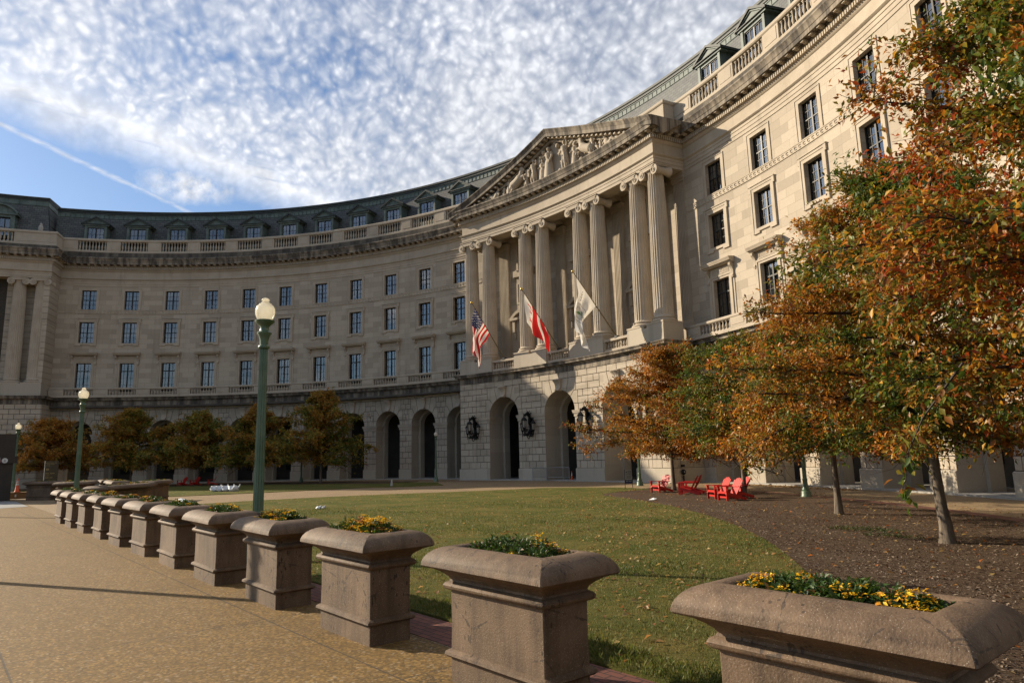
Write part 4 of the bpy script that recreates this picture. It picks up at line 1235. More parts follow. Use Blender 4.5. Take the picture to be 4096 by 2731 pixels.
def reclining(u, s, h):
    def draw(mb):
        q = lambda x, d, z: FP_(u + s * x, .2 + d, ZF + z * h)
        mb.tube([q(-.2, .15, .15), q(.1, .2, .5), q(.25, .18, .8)], [.3 * h, .3 * h, .2 * h], 10)
        mb.ball(q(.32, .2, 1.02), .17 * h, 8, 6)
        mb.tube([q(-.2, .2, .2), q(-.7, .3, .5), q(-1.15, .25, .12)], [.26 * h, .2 * h, .12 * h], 8)
        mb.tube([q(-.2, .1, .14), q(-.9, .15, .15), q(-1.6, .12, .06)], [.24 * h, .17 * h, .08 * h], 8)
        mb.tube([q(.2, .3, .72), q(.5, .36, .42), q(.3, .4, .2)], [.1 * h, .09 * h, .08 * h], 7)
        mb.tube([q(.2, .05, .7), q(-.3, .15, .72), q(-.6, .25, .62)], [.1 * h, .09 * h, .07 * h], 7)
    return draw
carve(standing(0.25, 3.1, 0.0, True, ((.75, .72), (-.35, .5)), (.08, 0)))
carve(standing(2.35, 2.6, 0.0, False, ((.5, .55), (-.7, .86)), (0, .12)))
carve(standing(-1.9, 2.95, .02, False, ((.42, .56), (-.55, .97)), (0, .25)))
carve(lambda mb: [mb.ball(FP_(-2.9 + .3 * math.cos(i), .2, ZF + 2.35 + .3 * math.sin(i * 1.3)), .22, 7, 5) for i in range(7)] + [mb.tube([FP_(-2.9, .2, ZF), FP_(-2.95, .2, ZF + .9)], [.3, .2], 8)])
carve(lambda mb: [mb.box(FP_(2.85, .3, ZF + 1.35), (.2, .5, .75)), mb.tube([FP_(1.55, .25, ZF + .8), FP_(1.5, .3, ZF + 2.4)], .07, 6), mb.ball(FP_(1.5, .3, ZF + 2.5), .14, 6, 5)])
carve(horse(4.6, -1, ZF, 1.06)); carve(standing(5.75, 1.75, 0, True, ((.45, .6), (-.75, .8))))
carve(horse(-4.9, 1, ZF, 1.04)); carve(standing(-5.6, 2.1, .02, False, ((.4, .55), (-.5, .6))))
carve(standing(1.15, 2.2, 0, True)); carve(standing(-3.2, 2.25, 0, True, ((.5, .6), (-.5, .75)))); carve(standing(3.4, 1.9, -.05, False)); carve(standing(-6.6, 1.3, .08, True))
carve(lambda mb: [mb.ball(FP_(x, .14, ZF + z), r, 7, 5) for x, z, r in ((-.8, 2.9, .25), (-.5, 3.2, .2), (1.1, 2.9, .26), (-4.0, 2.0, .3), (3.9, 2.05, .28), (-1.1, .3, .3), (.95, .25, .3), (3.3, .3, .3), (-3.9, .35, .3), (8.3, .3, .3), (-8.4, .3, .28), (5.3, .3, .3), (-6.2, .3, .3))])
carve(reclining(7.4, -1, 1.0)); carve(reclining(-7.6, 1, 1.0)); carve(standing(6.5, 1.2, -.1, True)); carve(reclining(-8.9, 1, .62)); carve(reclining(8.9, -1, .6))

# ------------------------------------------------------------------ ground
def area_sheet(name, pts, z, mat, kind='structure', depth=0.06, label=None):
    mb = MB()
    top = [(x, y, z) for x, y in pts]; bot = [(x, y, z - depth) for x, y in pts]; n = len(pts)
    mb.add(top + bot, [list(range(n))] + [[i, (i + 1) % n, n + (i + 1) % n, n + i] for i in range(n)])
    o = mb.build(name, mat); 
    import bmesh
    bm = bmesh.new(); bm.from_mesh(o.data); bmesh.ops.triangulate(bm, faces=[f for f in bm.faces if len(f.verts) > 4]); bm.to_mesh(o.data); bm.free()
    return tag(o, label, kind=kind)
S = 700
area_sheet('ground', [(-S, -S), (S, -S), (S, S), (-S, S)], -.03, M['ground'], depth=.1)
area_sheet('plaza', [(-60, -20), (75, -20), (75, 18.57), (-60, 18.57)], 0.0013, M['plaza'], depth=.02)
pth = [(75, 18.58)] + arc_pts(18.8, 161.2, 57.8, 2) + [(-60, 18.58)]
area_sheet('path', pth, .002, M['path'], depth=.02)
area_sheet('brick_border', [(7, 18.6), (75, 18.6), (75, 19.26), (7, 19.26)], .010, M['brick'], depth=.01)
ring = arc_pts(20, 73.5, 52.95, 1) + arc_pts(73.5, 20, 52.3, 1)
area_sheet('brick_ring', ring, .010, M['brick'], depth=.01)
ringl = arc_pts(96, 158, 52.6, 1) + arc_pts(158, 96, 52.1, 1)
area_sheet('brick_ring_far', ringl, .010, M['brick'], depth=.01)['kind'] = 'structure'
LAWN = [(2.6, 24.4), (2.6, 28.4), (3.1, 32.1), (4.4, 35.9), (6.3, 39.6), (7.7, 43.2), (8.3, 45.6), (10.6, 47.1), (13.6, 47.9)] + [(16.4, 46.6), (16.2, 44.2), (16.9, 42.0)] + arc_pts(66.5, 25.6, 44.6, 1.5) + [(40.2, 19.28), (9.5, 19.28), (5, 21)]
area_sheet('lawn', LAWN, .035, M['lawn'])
MULCH = arc_pts(73.2, 18, 52.25, 1.2) + arc_pts(18, 66.5, 44.55, 1.2) + [(16.5, 42.1), (15.9, 44.2), (15.2, 47)]
area_sheet('mulch_bed', MULCH, .03, M['mulch'])
LAWN2 = [(-10.4, 22.8), (-9.4, 26.0), (-7.7, 32.2), (-7.0, 39.6), (-4.4, 43.0), (-3.7, 45.6), (-7, 47.4)] + arc_pts(101, 152, 49.9, 2) + [(-43, 20.5), (-12, 20.5)]
area_sheet('lawn_far', LAWN2, .035, M['lawn'])
MULCH2 = arc_pts(106, 154, 52.0, 1.5) + arc_pts(154, 106, 46.8, 1.5)
area_sheet('mulch_bed_far', MULCH2, .05, M['mulch'])
area_sheet('pavement_slab', [(-19, 17.2), (-14.8, 18.5), (-6.2, 18.4), (-5.8, 17.1), (-9, 15.5), (-19, 14)], .008, M['slab'], depth=.006)

def in_poly(pts, x, y):
    pts = np.asarray(pts); inside = np.zeros(len(x), bool); j = len(pts) - 1
    for i in range(len(pts)):
        xi, yi = pts[i]; xj, yj = pts[j]
        c = ((yi > y) != (yj > y)) & (x < (xj - xi) * (y - yi) / (yj - yi + 1e-12) + xi)
        inside ^= c; j = i
    return inside
def fbm2(x, y, sc, seed):
    g = np.random.default_rng(seed); v = np.zeros_like(x); a = 1.0; t = 0
    for o in range(4):
        for k in range(3):
            an = g.uniform(0, 2 * PI); f = sc * 2 ** o * g.uniform(.7, 1.3)
            v += a * np.sin(f * (x * math.cos(an) + y * math.sin(an)) + g.uniform(0, 6.3)); t += a
        a *= .6
    return v / t
def scatter(poly, n, dmin, dmax, power=1.0):
    """random points of the polygon within a distance range of the viewpoint, thinning out with distance"""
    X = []; Y = []; tot = 0
    while tot < n:
        m = n * 3
        d = dmin + (dmax - dmin) * rng.random(m) ** power
        a = rng.uniform(rad(95), rad(180), m)
        x = CAM[0] + d * np.cos(a); y = CAM[1] + d * np.sin(a)
        k = in_poly(poly, x, y); X.append(x[k]); Y.append(y[k]); tot += k.sum()
        if k.sum() == 0: break
    return np.concatenate(X)[:n], np.concatenate(Y)[:n]
def blades(name, poly, n, dmin, dmax, hgt, wid, power, z0, palette, kindlabel, density_cut=None):
    x, y = scatter(poly, n, dmin, dmax, power)
    f = fbm2(x, y, 1.1, 5); g = rng.random(len(x))
    keep = g < np.clip(.6 + .5 * f, .2, 1); x, y, f = x[keep], y[keep], f[keep]; n = len(x)
    dist = np.hypot(x - CAM[0], y - CAM[1])
    h = hgt * rng.uniform(.5, 1.3, n) * np.clip(.85 + f, .5, 1.4); w = wid * rng.uniform(.7, 1.3, n) * np.clip(dist / 9, 1, 2)
    a = rng.uniform(0, 2 * PI, n); l = rng.uniform(.1, .9, n) * h; b = rng.uniform(0, 2 * PI, n)
    V = np.zeros((n, 4, 3)); V[:, :, 0] = x[:, None]; V[:, :, 1] = y[:, None]; V[:, :, 2] = z0
    V[:, 0, 0] -= w * np.cos(a); V[:, 0, 1] -= w * np.sin(a); V[:, 1, 0] += w * np.cos(a); V[:, 1, 1] += w * np.sin(a)
    V[:, 2, 0] += l * .4 * np.cos(b) + w * .5 * np.cos(a); V[:, 2, 1] += l * .4 * np.sin(b) + w * .5 * np.sin(a); V[:, 2, 2] += h * .65
    V[:, 3, 0] += l * np.cos(b); V[:, 3, 1] += l * np.sin(b); V[:, 3, 2] += h
    pal = np.array(palette); t = np.clip(.42 + f * .8 + rng.normal(0, .24, n), 0, .999)
    c = pal[(t * len(pal)).astype(int)] * rng.uniform(.75, 1.25, (n, 1))
    F = (np.arange(n)[:, None] * 4 + np.array([0, 1, 2, 3])).astype(int)
    return tag(np_mesh(name, V.reshape(-1, 3), F, M['blade'], cols=np.repeat(c, 4, 0)), kindlabel, 'grass', kind='stuff')
PAL_G = [(.30, .23, .08), (.24, .20, .06), (.19, .175, .045), (.13, .15, .032), (.09, .13, .024), (.07, .115, .018)]
blades('grass', LAWN, 130000, 4, 34, .042, .004, 1.75, .035, PAL_G, 'short patchy green and straw coloured grass of the curved lawn')
edge = [(33, 19.27), (40.3, 19.27), (40.3, 19.9), (33, 19.9)]
blades('grass', edge, 5000, 4, 13, .09, .004, 1.0, .035, [(.09, .13, .022), (.13, .16, .03), (.19, .19, .05)], 'longer green grass along the brick border between the planters')

def leaf_quads(n, c, d, nrm, ln, wd, fold=.25):
    """leaf = two quads folded on the midrib; c base points, d directions, nrm up vectors (n,3)"""
    s = np.cross(d, nrm); s /= np.linalg.norm(s, axis=1, keepdims=True) + 1e-9
    up = np.cross(s, d)
    ln = ln[:, None]; wd = wd[:, None]
    V = np.zeros((n, 5, 3))
    V[:, 0] = c; V[:, 1] = c + d * ln * .55 - up * ln * .03; V[:, 2] = c + d * ln - up * ln * .12
    V[:, 3] = c + d * ln * .5 + s * wd * .5 + up * wd * fold; V[:, 4] = c + d * ln * .5 - s * wd * .5 + up * wd * fold
    F = np.zeros((n, 2, 4), int); b = np.arange(n)[:, None] * 5
    F[:, 0] = b + np.array([0, 3, 2, 1]); F[:, 1] = b + np.array([0, 1, 2, 4])
    return V.reshape(-1, 3), F.reshape(-1, 4)
def unit(v): return v / (np.linalg.norm(v, axis=1, keepdims=True) + 1e-9)
def litter(name, poly, n, dmin, dmax, size, pal, z, label, cat, power=1.2, mat='leaf', ratio=.6, flat=.35):
    x, y = scatter(poly, n, dmin, dmax, power); n = len(x)
    c = np.stack([x, y, np.full(n, z)], 1); a = rng.uniform(0, 2 * PI, n)
    d = unit(np.stack([np.cos(a), np.sin(a), rng.normal(0, flat, n)], 1)); nr = unit(np.stack([rng.normal(0, flat, n), rng.normal(0, flat, n), np.ones(n)], 1))
    ln = size * rng.uniform(.6, 1.4, n); V, F = leaf_quads(n, c, d, nr, ln, ln * ratio)
    pal = np.array(pal); cc = pal[rng.integers(0, len(pal), n)] * rng.uniform(.7, 1.3, (n, 1))
    return tag(np_mesh(name, V, F, M[mat], cols=np.repeat(cc, 5, 0)), label, cat, kind='stuff')
PAL_F = [(.34, .20, .08), (.28, .14, .05), (.42, .30, .14), (.22, .10, .04), (.38, .27, .10)]
litter('fallen_leaves', LAWN, 1500, 6, 44, .085, PAL_F, .06, 'scattered dry fallen leaves lying on the lawn', 'fallen leaves', .8)
litter('fallen_leaves', MULCH, 900, 8, 44, .10, PAL_F + [(.40, .13, .03)], .045, 'orange fallen leaves lying on the bark mulch', 'fallen leaves', .9)
litter('bark_chips', MULCH, 26000, 6, 30, .06, [(.16, .11, .075), (.10, .068, .046), (.23, .17, .12), (.06, .042, .03), (.30, .23, .165)], .035, 'brown bark chips covering the tree bed', 'mulch', 1.3, 'chip', .35, .3)
litter('fallen_leaves', arc_pts(67, 30, 44.5, 1.5) + arc_pts(30, 67, 40.5, 1.5), 900, 8, 44, .09, PAL_F, .06, 'thicker drift of fallen leaves on the lawn along the mulch edge', 'fallen leaves', .9)
RINGP = arc_pts(73, 40, 54.2, 1.5) + arc_pts(40, 73, 52.9, 1.5)
litter('fallen_leaves', arc_pts(71, 62, 57.4, 1) + arc_pts(62, 71, 56.2, 1), 500, 30, 60, .11, PAL_F, .02, 'drift of brown leaves against the foot of the right wing', 'fallen leaves', 1.0)
litter('fallen_leaves', RINGP, 260, 15, 50, .09, PAL_F, .015, 'loose leaves strewn on the curved walkway', 'fallen leaves', 1.0)
def weeds(cx, cy, r, n, label):
    a = rng.uniform(0, 2 * PI, n); q = r * np.sqrt(rng.random(n)); x = cx + q * np.cos(a); y = cy + q * .5 * np.sin(a)
    c = np.stack([x, y, np.full(n, .04)], 1); az = rng.uniform(0, 2 * PI, n)
    d = unit(np.stack([np.cos(az), np.sin(az), rng.uniform(.3, 1.5, n)], 1)); V, F = leaf_quads(n, c, d, unit(rng.normal(0, 1, (n, 3)) + np.array([0, 0, 1.5])), rng.uniform(.05, .13, n), rng.uniform(.012, .03, n))
    cc = np.array([(.06, .085, .02)]) * rng.uniform(.5, 1.5, (n, 1))
    return tag(np_mesh('weed_patch', V, F, M['blade'], cols=np.repeat(cc, 5, 0)), label, 'weeds', kind='stuff')
weeds(34.5, 32.6, 1.0, 330, 'small green weed patch in the mulch between the two nearest trunks')
weeds(35.6, 31.6, .7, 170, 'weed patch in the mulch beside the nearest tree trunk')
weeds(40.9, 19.8, .35, 500, 'tuft of grass at the right end of the nearest planter')

# ------------------------------------------------------------------ planters
def planter_mesh(a, b, name='planter_bowl', cracked=0):
    prof = [(0, 0), (0, .225), (.03, .235), (.05, .255), (.045, .28), (.02, .298), (0, .305), (-.004, .55), (0, .858), (.035, .866), (.055, .885), (.06, .905), (.045, .93), (.012, .945), (.006, .962), (.02, .99), (.055, 1.02), (.11, 1.055), (.17, 1.078), (.205, 1.085),
            (.218, 1.10), (.213, 1.135), (.195, 1.175), (.163, 1.215), (.118, 1.248), (.065, 1.27), (.01, 1.28), (-.035, 1.278), (-.055, 1.262), (-.062, 1.15)]
    c = .012
    base = [(a - c, -b), (a, -b + c), (a, b - c), (a - c, b), (-a + c, b), (-a, b - c), (-a, -b + c), (-a + c, -b)]
    sgn = [(1, -1), (1, -1), (1, 1), (1, 1), (-1, 1), (-1, 1), (-1, -1), (-1, -1)]
    loops = []
    # subdivide the long sides so small irregularities can be added
    mb = MB(); n = len(base); k = len(prof); vs = []; fs = []
    for o, z in prof:
        for (x, y), (sx, sy) in zip(base, sgn): vs.append((x + sx * o, y + sy * o, z))
    for i in range(k - 1):
        for j in range(n): fs.append([i * n + j, i * n + (j + 1) % n, (i + 1) * n + (j + 1) % n, (i + 1) * n + j])
    fs.append([j for j in range(n)][::-1]); mb.add(vs, fs)
    return mb
def planter_object(a, b, rz, loc, label, group):
    t = tag(empty('concrete_planter', loc, rz), label, 'planter', group)
    planter_mesh(a, b).build('bowl', M['planter'], t, 40)
    mb = MB(); mb.box((0, 0, 1.16), (2 * a - .1, 2 * b - .1, .04)); mb.build('soil', M['soil'], t)
    return t
def planting(name, a, b, n, seed, flower, tall=.13, sz=.05, yel=.5):
    g = np.random.default_rng(seed); V_ = []; F_ = []; C_ = []; off = 0
    nc = max(8, n // 26)
    cx = g.uniform(-a, a, nc); cy = g.uniform(-b, b, nc)
    edge = np.clip(1.15 - np.maximum(np.abs(cx / a), np.abs(cy / b)) ** 3, .25, 1)
    ch = tall * g.uniform(.55, 1.35, nc) * edge; fl = g.random(nc) < flower
    # flower heads gather in drifts
    dr = np.sin(cx * 3.1 / a + seed) + np.sin(cy * 2 / b + seed * 2); fl = g.random(nc) < np.clip(flower * (1 + .9 * dr), 0, .95)
    for i in range(nc):
        m = 26; az = g.uniform(0, 2 * PI, m); el = g.uniform(.0, 1.3, m); st = ch[i] * g.uniform(.35, 1, m)
        c = np.stack([cx[i] + .05 * np.cos(az) * g.random(m), cy[i] + .05 * np.sin(az) * g.random(m), 1.18 + st], 1)
        d = unit(np.stack([np.cos(az) * np.cos(el), np.sin(az) * np.cos(el), np.sin(el) * .9], 1))
        ln = sz * g.uniform(.6, 1.3, m); V, F = leaf_quads(m, c, d, unit(g.normal(0, .4, (m, 3)) + np.array([0, 0, 1.])), ln, ln * .42)
        gc = np.array([(.035, .075, .012), (.05, .10, .016), (.03, .06, .016), (.075, .11, .02), (.10, .055, .02)])[g.choice(5, m, p=[.32, .28, .2, .12, .08])] * g.uniform(.7, 1.3, (m, 1))
        V_.append(V); F_.append(F + off); C_.append(np.repeat(gc, 5, 0)); off += len(V)
        if fl[i]:
            m = 16; az = g.uniform(0, 2 * PI, m); hx = g.uniform(-.05, .05, m); hy = g.uniform(-.05, .05, m)
            c = np.stack([cx[i] + hx, cy[i] + hy, np.full(m, 1.185 + ch[i] + .012) + g.uniform(-.01, .02, m)], 1)
            d = unit(np.stack([np.cos(az), np.sin(az), g.uniform(.1, .7, m)], 1)); ln = sz * .62 * g.uniform(.6, 1.2, m)
            V, F = leaf_quads(m, c, d, unit(g.normal(0, .4, (m, 3)) + np.array([0, 0, 1.])), ln, ln * .6)
            fc = (np.array([(.72, .42, .01), (.80, .50, .02), (.60, .26, .01)]) if g.random() < yel else np.array([(.36, .14, .03), (.5, .22, .02), (.22, .09, .03)]))[g.integers(0, 3, m)]
            V_.append(V); F_.append(F + off); C_.append(np.repeat(fc, 5, 0)); off += len(V)
    return np.concatenate(V_), np.concatenate(F_), np.concatenate(C_)
PA, PB_ = .68, .275
PLX = [9.68, 12.33, 15.1, 17.82, 20.54, 23.35, 26.02, 28.82, 31.63, 34.47, 37.48, 40.53]
ORD = ['nearest', 'second nearest', 'third nearest', 'fourth nearest', 'fifth nearest', 'sixth nearest', 'seventh nearest', 'eighth nearest', 'ninth nearest', 'tenth nearest', 'eleventh nearest', 'farthest']
LAB = ['large cracked brown planter of yellow flowers nearest the viewer',
       'brown concrete planter with low green plants, second from the right end of the row',
       'brown concrete planter with bright orange yellow flowers, third from the right end of the row',
       'brown planter with a lamp post shadow on its side, fourth from the right',
       'brown concrete planter in front of the tall green lamp post', 'brown concrete planter next left of the one before the tall lamp post',
       'brown concrete planter with a pale cloth lying on its back rim', 'brown concrete planter with reddish orange flowers, fifth from the left end of the row',
       'brown concrete planter, fourth from the left end of the row', 'brown concrete planter, third from the left end of the row',
       'brown concrete planter, second from the left end of the row', 'brown concrete planter at the left end of the row']
PLAB = ['yellow flowers and dark green foliage filling the nearest planter', 'dense low green plants filling the planter second from the right',
        'orange yellow flowers filling the planter third from the right', 'yellow and green plants in the planter shaded by a lamp post',
        'green plants with yellow tips in the planter before the tall lamp post', 'sprawling green plants in the planter left of the tall lamp post',
        'green and reddish plants in the planter with the pale cloth', 'rusty orange flowers in the planter fifth from the left',
        'yellow green plants in the planter fourth from the left', 'low green plants in the planter third from the left',
        'low green plants in the planter second from the left', 'low plants in the planter at the left end']
proto = None
for i, x in enumerate(PLX[::-1]):
    loc = (x, 18.2 + .0 * i, 0)
    if proto is None: proto = planter_object(PA, PB_, 0, loc, LAB[i], 'planters in a row along the plaza'); t = proto
    else:
        t = copy_tree(proto); t.location = (x + random.uniform(-.03, .03), 18.2 + random.uniform(-.025, .025), 0); t.rotation_euler = (0, 0, rad(random.uniform(-1.1, 1.1))); t['label'] = LAB[i]
    n = [5200, 4200, 3600, 2600, 2000, 1500, 1300, 1100, 900, 800, 700, 600][i]
    fl = [.34, .12, .5, .4, .35, .2, .25, .75, .5, .25, .2, .2][i]
    V, F, C = planting('p', PA - .07, PB_ - .03, n, 30 + i, fl, [.12, .15, .17, .15, .14, .15, .14, .12, .13, .12, .12, .12][i], [.05, .05, .055, .06, .065, .07, .075, .08, .08, .08, .08, .08][i], [.95, .5, .8, .8, .7, .5, .3, .15, .5, .5, .5, .5][i])
    o = np_mesh('flowering_plants', V, F, M['petal'], cols=C); o.location = loc
    tag(o, PLAB[i], 'plants', 'plants growing in the row of planters', 'stuff')
# planters farther off, behind the left end of the row
FAR = [((4.15, 21.05), 1.55, .42, rad(135), 'long brown planter standing across the path behind the row'),
       ((2.05, 22.2), 1.2, .42, rad(150), 'brown planter half hidden behind the long planter at the path'),
       ((-3.4, 24.3), 1.5, .42, rad(150), 'brown planter farthest along the path mouth, beside the far lawn'),
       ((-5.9, 22.9), .68, .36, 0, 'right of three small planters seen behind the scooters'),
       ((-9.0, 23.3), .68, .36, 0, 'middle of three small planters seen behind the scooters'),
       ((-12.2, 23.4), .68, .36, 0, 'left of three small planters seen behind the scooters'),
       ((-14.9, 20.0), .95, .40, rad(40), 'dark planter with straight sides in front of the tall brown sign'),
       ((-8.9, 21.0), .85, .40, rad(60), 'planter with rounded ends right behind the second lamp post'),
       ((-11.5, 21.6), .8, .40, rad(60), 'planter partly hidden behind the round ended planter')]
for i, ((x, y), a, b, rz, lab) in enumerate(FAR):
    t = planter_object(a, b, rz, (x, y, 0), lab, 'planters at the far end of the plaza')
    V, F, C = planting('p', a - .07, b - .05, 700, 60 + i, .3, .10, .09, .5)
    o = np_mesh('flowering_plants', V, F, M['petal'], cols=C); o.location = (x, y, 0); o.rotation_euler = (0, 0, rz)
    tag(o, 'low plants growing in the ' + lab.split(',')[0].replace('planter ', 'planter, '), 'plants', 'plants in the far planters', 'stuff')

# ------------------------------------------------------------------ street lamps
def lamp_proto(H, name='street_lamp'):
    k = H / 5.95; t = empty(name)
    mb = MB()
    mb.lathe([(r * k, z * k) for r, z in [(.30, 0), (.30, .10), (.27, .14), (.27, .30), (.24, .36), (.19, .42), (.22, .46), (.20, .52), (.155, .62), (.135, .80), (.128, .95), (.145, .98), (.145, 1.04), (.12, 1.08)]], n=24)
    mb.build('base', M['green'], t, 40)
    mb = MB(); prof = []
    for i in range(8): prof.append(((.118 - .028 * i / 7) * k, (1.06 + 3.72 * i / 7) * k, .018 * k))
    mb.lathe(prof, n=72, nf=12); mb.build('shaft', M['green'], t, 50)
    mb = MB()
    mb.lathe([(r * k, z * k) for r, z in [(.09, 4.76), (.125, 4.78), (.135, 4.81), (.125, 4.84), (.095, 4.86), (.10, 4.98), (.13, 5.08), (.165, 5.13), (.165, 5.15), (.125, 5.18), (.11, 5.20), (.10, 5.28), (.13, 5.33), (.185, 5.37), (.215, 5.41), (.22, 5.44), (.19, 5.45)]], n=28)
    mb.build('cup', M['green'], t, 40)
    mb = MB()
    mb.lathe([(r * k, z * k) for r, z in [(.155, 5.44), (.172, 5.47), (.2, 5.53), (.22, 5.60), (.224, 5.66), (.215, 5.73), (.192, 5.78), (.165, 5.81), (.145, 5.82), (.145, 5.835), (.10, 5.86), (.085, 5.885)]], n=32)
    mb.lathe([(r * k, z * k) for r, z in [(.085, 5.885), (.06, 5.90), (.088, 5.925), (.088, 5.945), (.055, 5.975), (.02, 5.985)]], n=20)
    mb.build('globe', M['globe'], t, 60)
    return t
lp = lamp_proto(5.95)
SL = [((26.95, 19.55), 'tall fluted green lamp post with a glass globe standing behind the planter row'),
      ((3.9, 19.28), 'green lamp post rising behind the far end of the planter row'),
      ((-28.3, 19.3), 'small distant lamp globe above the dark kiosk'),
      ((22.9, 13.5), 'lamp post outside the picture that throws its shadow over the plaza'),
      ((-1.6, 13.95), 'far lamp post outside the picture whose shadow crosses the plaza')]
for i, ((x, y), lab) in enumerate(SL):
    t = lp if i == 0 else copy_tree(lp)
    t.location = (x, y, 0); tag(t, lab, 'street lamp', 'street lamps on the plaza')
rl = lamp_proto(4.65, 'walkway_lamp')
for i, (th, lab) in enumerate([(103.46, 'short green lamp post standing before the arcade, left of the wall lanterns'), (122.2, 'green lamp post half hidden by the far left trees'),
                               (76.1, 'green lamp post beside the small sign board at the mulch bed'), (58.6, 'green lamp post between the two nearest tree trunks')]):
    t = rl if i == 0 else copy_tree(rl)
    t.location = (51.95 * math.cos(rad(th)), 51.95 * math.sin(rad(th)), .004); tag(t, lab, 'street lamp', 'lamps around the curved walkway')

# ------------------------------------------------------------------ trees
GREEN = (.055, .10, .014); YGREEN = (.125, .15, .02); RUST = (.25, .10, .02); OLIVE = (.18, .155, .025); ORANGE = (.42, .16, .02); RED = (.32, .06, .016); BROWN = (.16, .075, .02); GOLD = (.46, .25, .03); DGREEN = (.025, .05, .010)
def tree(name, loc, H, R, th, nleaf, ll, pal, seed, label, lean=(0, 0), group='oak trees around the curved walkway', nbr=46, twig=.72, droop=.0, rz=0.0, low=1.0, zmin=1.9, sprig=None):
    g = np.random.default_rng(seed)
    root = tag(empty(name, loc, rz), label, 'tree', group)
    nleaf = int(nleaf * 1.0); tr = MB(); n = 12
    wob = g.normal(0, .06, (n, 2)).cumsum(0)
    pts = [(lean[0] * i / (n - 1) * H + wob[i, 0] * (i / n), lean[1] * i / (n - 1) * H + wob[i, 1] * (i / n), H * .96 * i / (n - 1)) for i in range(n)]
    r0 = .021 * H * .72
    rs = [r0 * (1.0 - .93 * (i / (n - 1)) ** .85) for i in range(n)]
    flare = [(pts[0][0], pts[0][1], -.05)] + [(pts[0][0], pts[0][1], .12), (pts[0][0] * .97, pts[0][1], .4)] + pts[1:]
    tr.tube(flare, [r0 * 1.55, r0 * 1.2, r0 * 1.02] + rs[1:], 12)
    tr.build('trunk', M['bark'], root, 60)
    P0 = np.array(pts); zz = np.linspace(0, 1, n)
    def trunk_at(z):
        f = np.clip(z / (H * .96), 0, 1); return np.array([np.interp(f, zz, P0[:, j]) for j in range(3)])
    br = MB(); segs = []
    for i in range(nbr):
        f = (i + .5) / nbr; z = th + (H * .97 - th) * f ** 1.1
        az = i * 2.39996 + g.normal(0, .25)
        prof = (min(1, .62 + 1.7 * f) * (1 - .80 * max(0, (f - .18) / .82) ** 1.15)) * low if f < .25 else (1 - .86 * ((f - .18) / .82) ** 1.5)
        ln = R * prof * g.uniform(.72, 1.18)
        rise = (.10 + .55 * f) * g.uniform(.5, 1.3) - droop * (1 - f)
        p = trunk_at(z); d = np.array([math.cos(az), math.sin(az), rise]); d /= np.linalg.norm(d)
        path = [p]; m = 5
        for k in range(m):
            d = d + g.normal(0, .10, 3) + np.array([0, 0, -.05 - .05 * droop]); d /= np.linalg.norm(d); path.append(path[-1] + d * ln / m)
        rb = max(.012, .012 * ln + .004)
        br.tube([tuple(q) for q in path], [rb * (1 - .8 * k / m) for k in range(m + 1)], 6)
        for k in range(1, m + 1):
            w = .55 + .45 * k / m
            if k >= 2: segs.append((path[k - 1], path[k], w * 1.2, f))
            nt = 3 if k < 2 else 6
            for _ in range(nt):
                b = path[k - 1] + (path[k] - path[k - 1]) * g.random()
                e = d * .5 + g.normal(0, .75, 3) * np.array([1, 1, .5]); e /= np.linalg.norm(e)
                tl = twig * g.uniform(.5, 1.5) * (1 - .35 * f); q1 = b + e * tl * .6; q2 = q1 + (e + g.normal(0, .35, 3) + np.array([0, 0, -.12])) * tl * .5
                br.tube([tuple(b), tuple(q1), tuple(q2)], [.009, .006, .003], 4, cap=False)
                segs.append((b, q1, 1.0, f)); segs.append((q1, q2, 1.5, f))
    if sprig: br.tube([tuple(np.array(q) - np.array(loc)) for q in sprig], [.018, .012, .008, .004], 5)
    br.build('limbs', M['twig'], root)
    A = np.array([s[0] for s in segs]); B = np.array([s[1] for s in segs]); w = np.array([s[2] for s in segs]) * (np.linalg.norm(B - A, axis=1) + .15)
    ncl = nleaf // 4
    idx = g.choice(len(segs), ncl, p=w / w.sum())
    t = g.random(ncl)[:, None]; cc = A[idx] * (1 - t) + B[idx] * t + g.normal(0, .11, (ncl, 3)); dirs = unit(B[idx] - A[idx])
    c = np.repeat(cc, 4, 0) + g.normal(0, .05, (ncl * 4, 3)); N = len(c)
    d = unit(np.repeat(dirs, 4, 0) * .7 + g.normal(0, .75, (N, 3)) + np.array([0, 0, -.18]))
    nr = unit(g.normal(0, .65, (N, 3)) + np.array([0, 0, .9]))
    hang = (c[:, 2] < zmin + .25 * np.sin(3 * c[:, 0]) * np.cos(2.3 * c[:, 1]) + g.normal(0, .12, N)); c[hang, 2] += g.uniform(.5, 2.2, hang.sum()) * 1.0
    ln = ll * g.uniform(.6, 1.25, N); V, F = leaf_quads(N, c, d, nr, ln, ln * .47, .2)
    if sprig:
        m = 75; sp_ = np.array(sprig) - np.array(loc); q = g.random(m) ** .8 * (len(sp_) - 1); i0 = np.minimum(q.astype(int), len(sp_) - 2); f_ = (q - i0)[:, None]
        sc_ = sp_[i0] * (1 - f_) + sp_[i0 + 1] * f_ + g.normal(0, .06, (m, 3)); sd_ = unit(g.normal(0, .8, (m, 3)) + np.array([0, 0, -.9]))
        sl_ = .15 * g.uniform(.6, 1.2, m); V2, F2 = leaf_quads(m, sc_, sd_, unit(g.normal(0, .8, (m, 3)) + np.array([.3, -.3, .5])), sl_, sl_ * .5, .18)
    # leaf colours: drifts of turned and still green foliage
    fx = fbm2(cc[:, 0] + cc[:, 2] * .7, cc[:, 1] - cc[:, 2] * .4, 1.0, seed + 3)
    k = np.clip(.5 + 1.0 * fx + g.normal(0, .20, ncl), 0, .999)
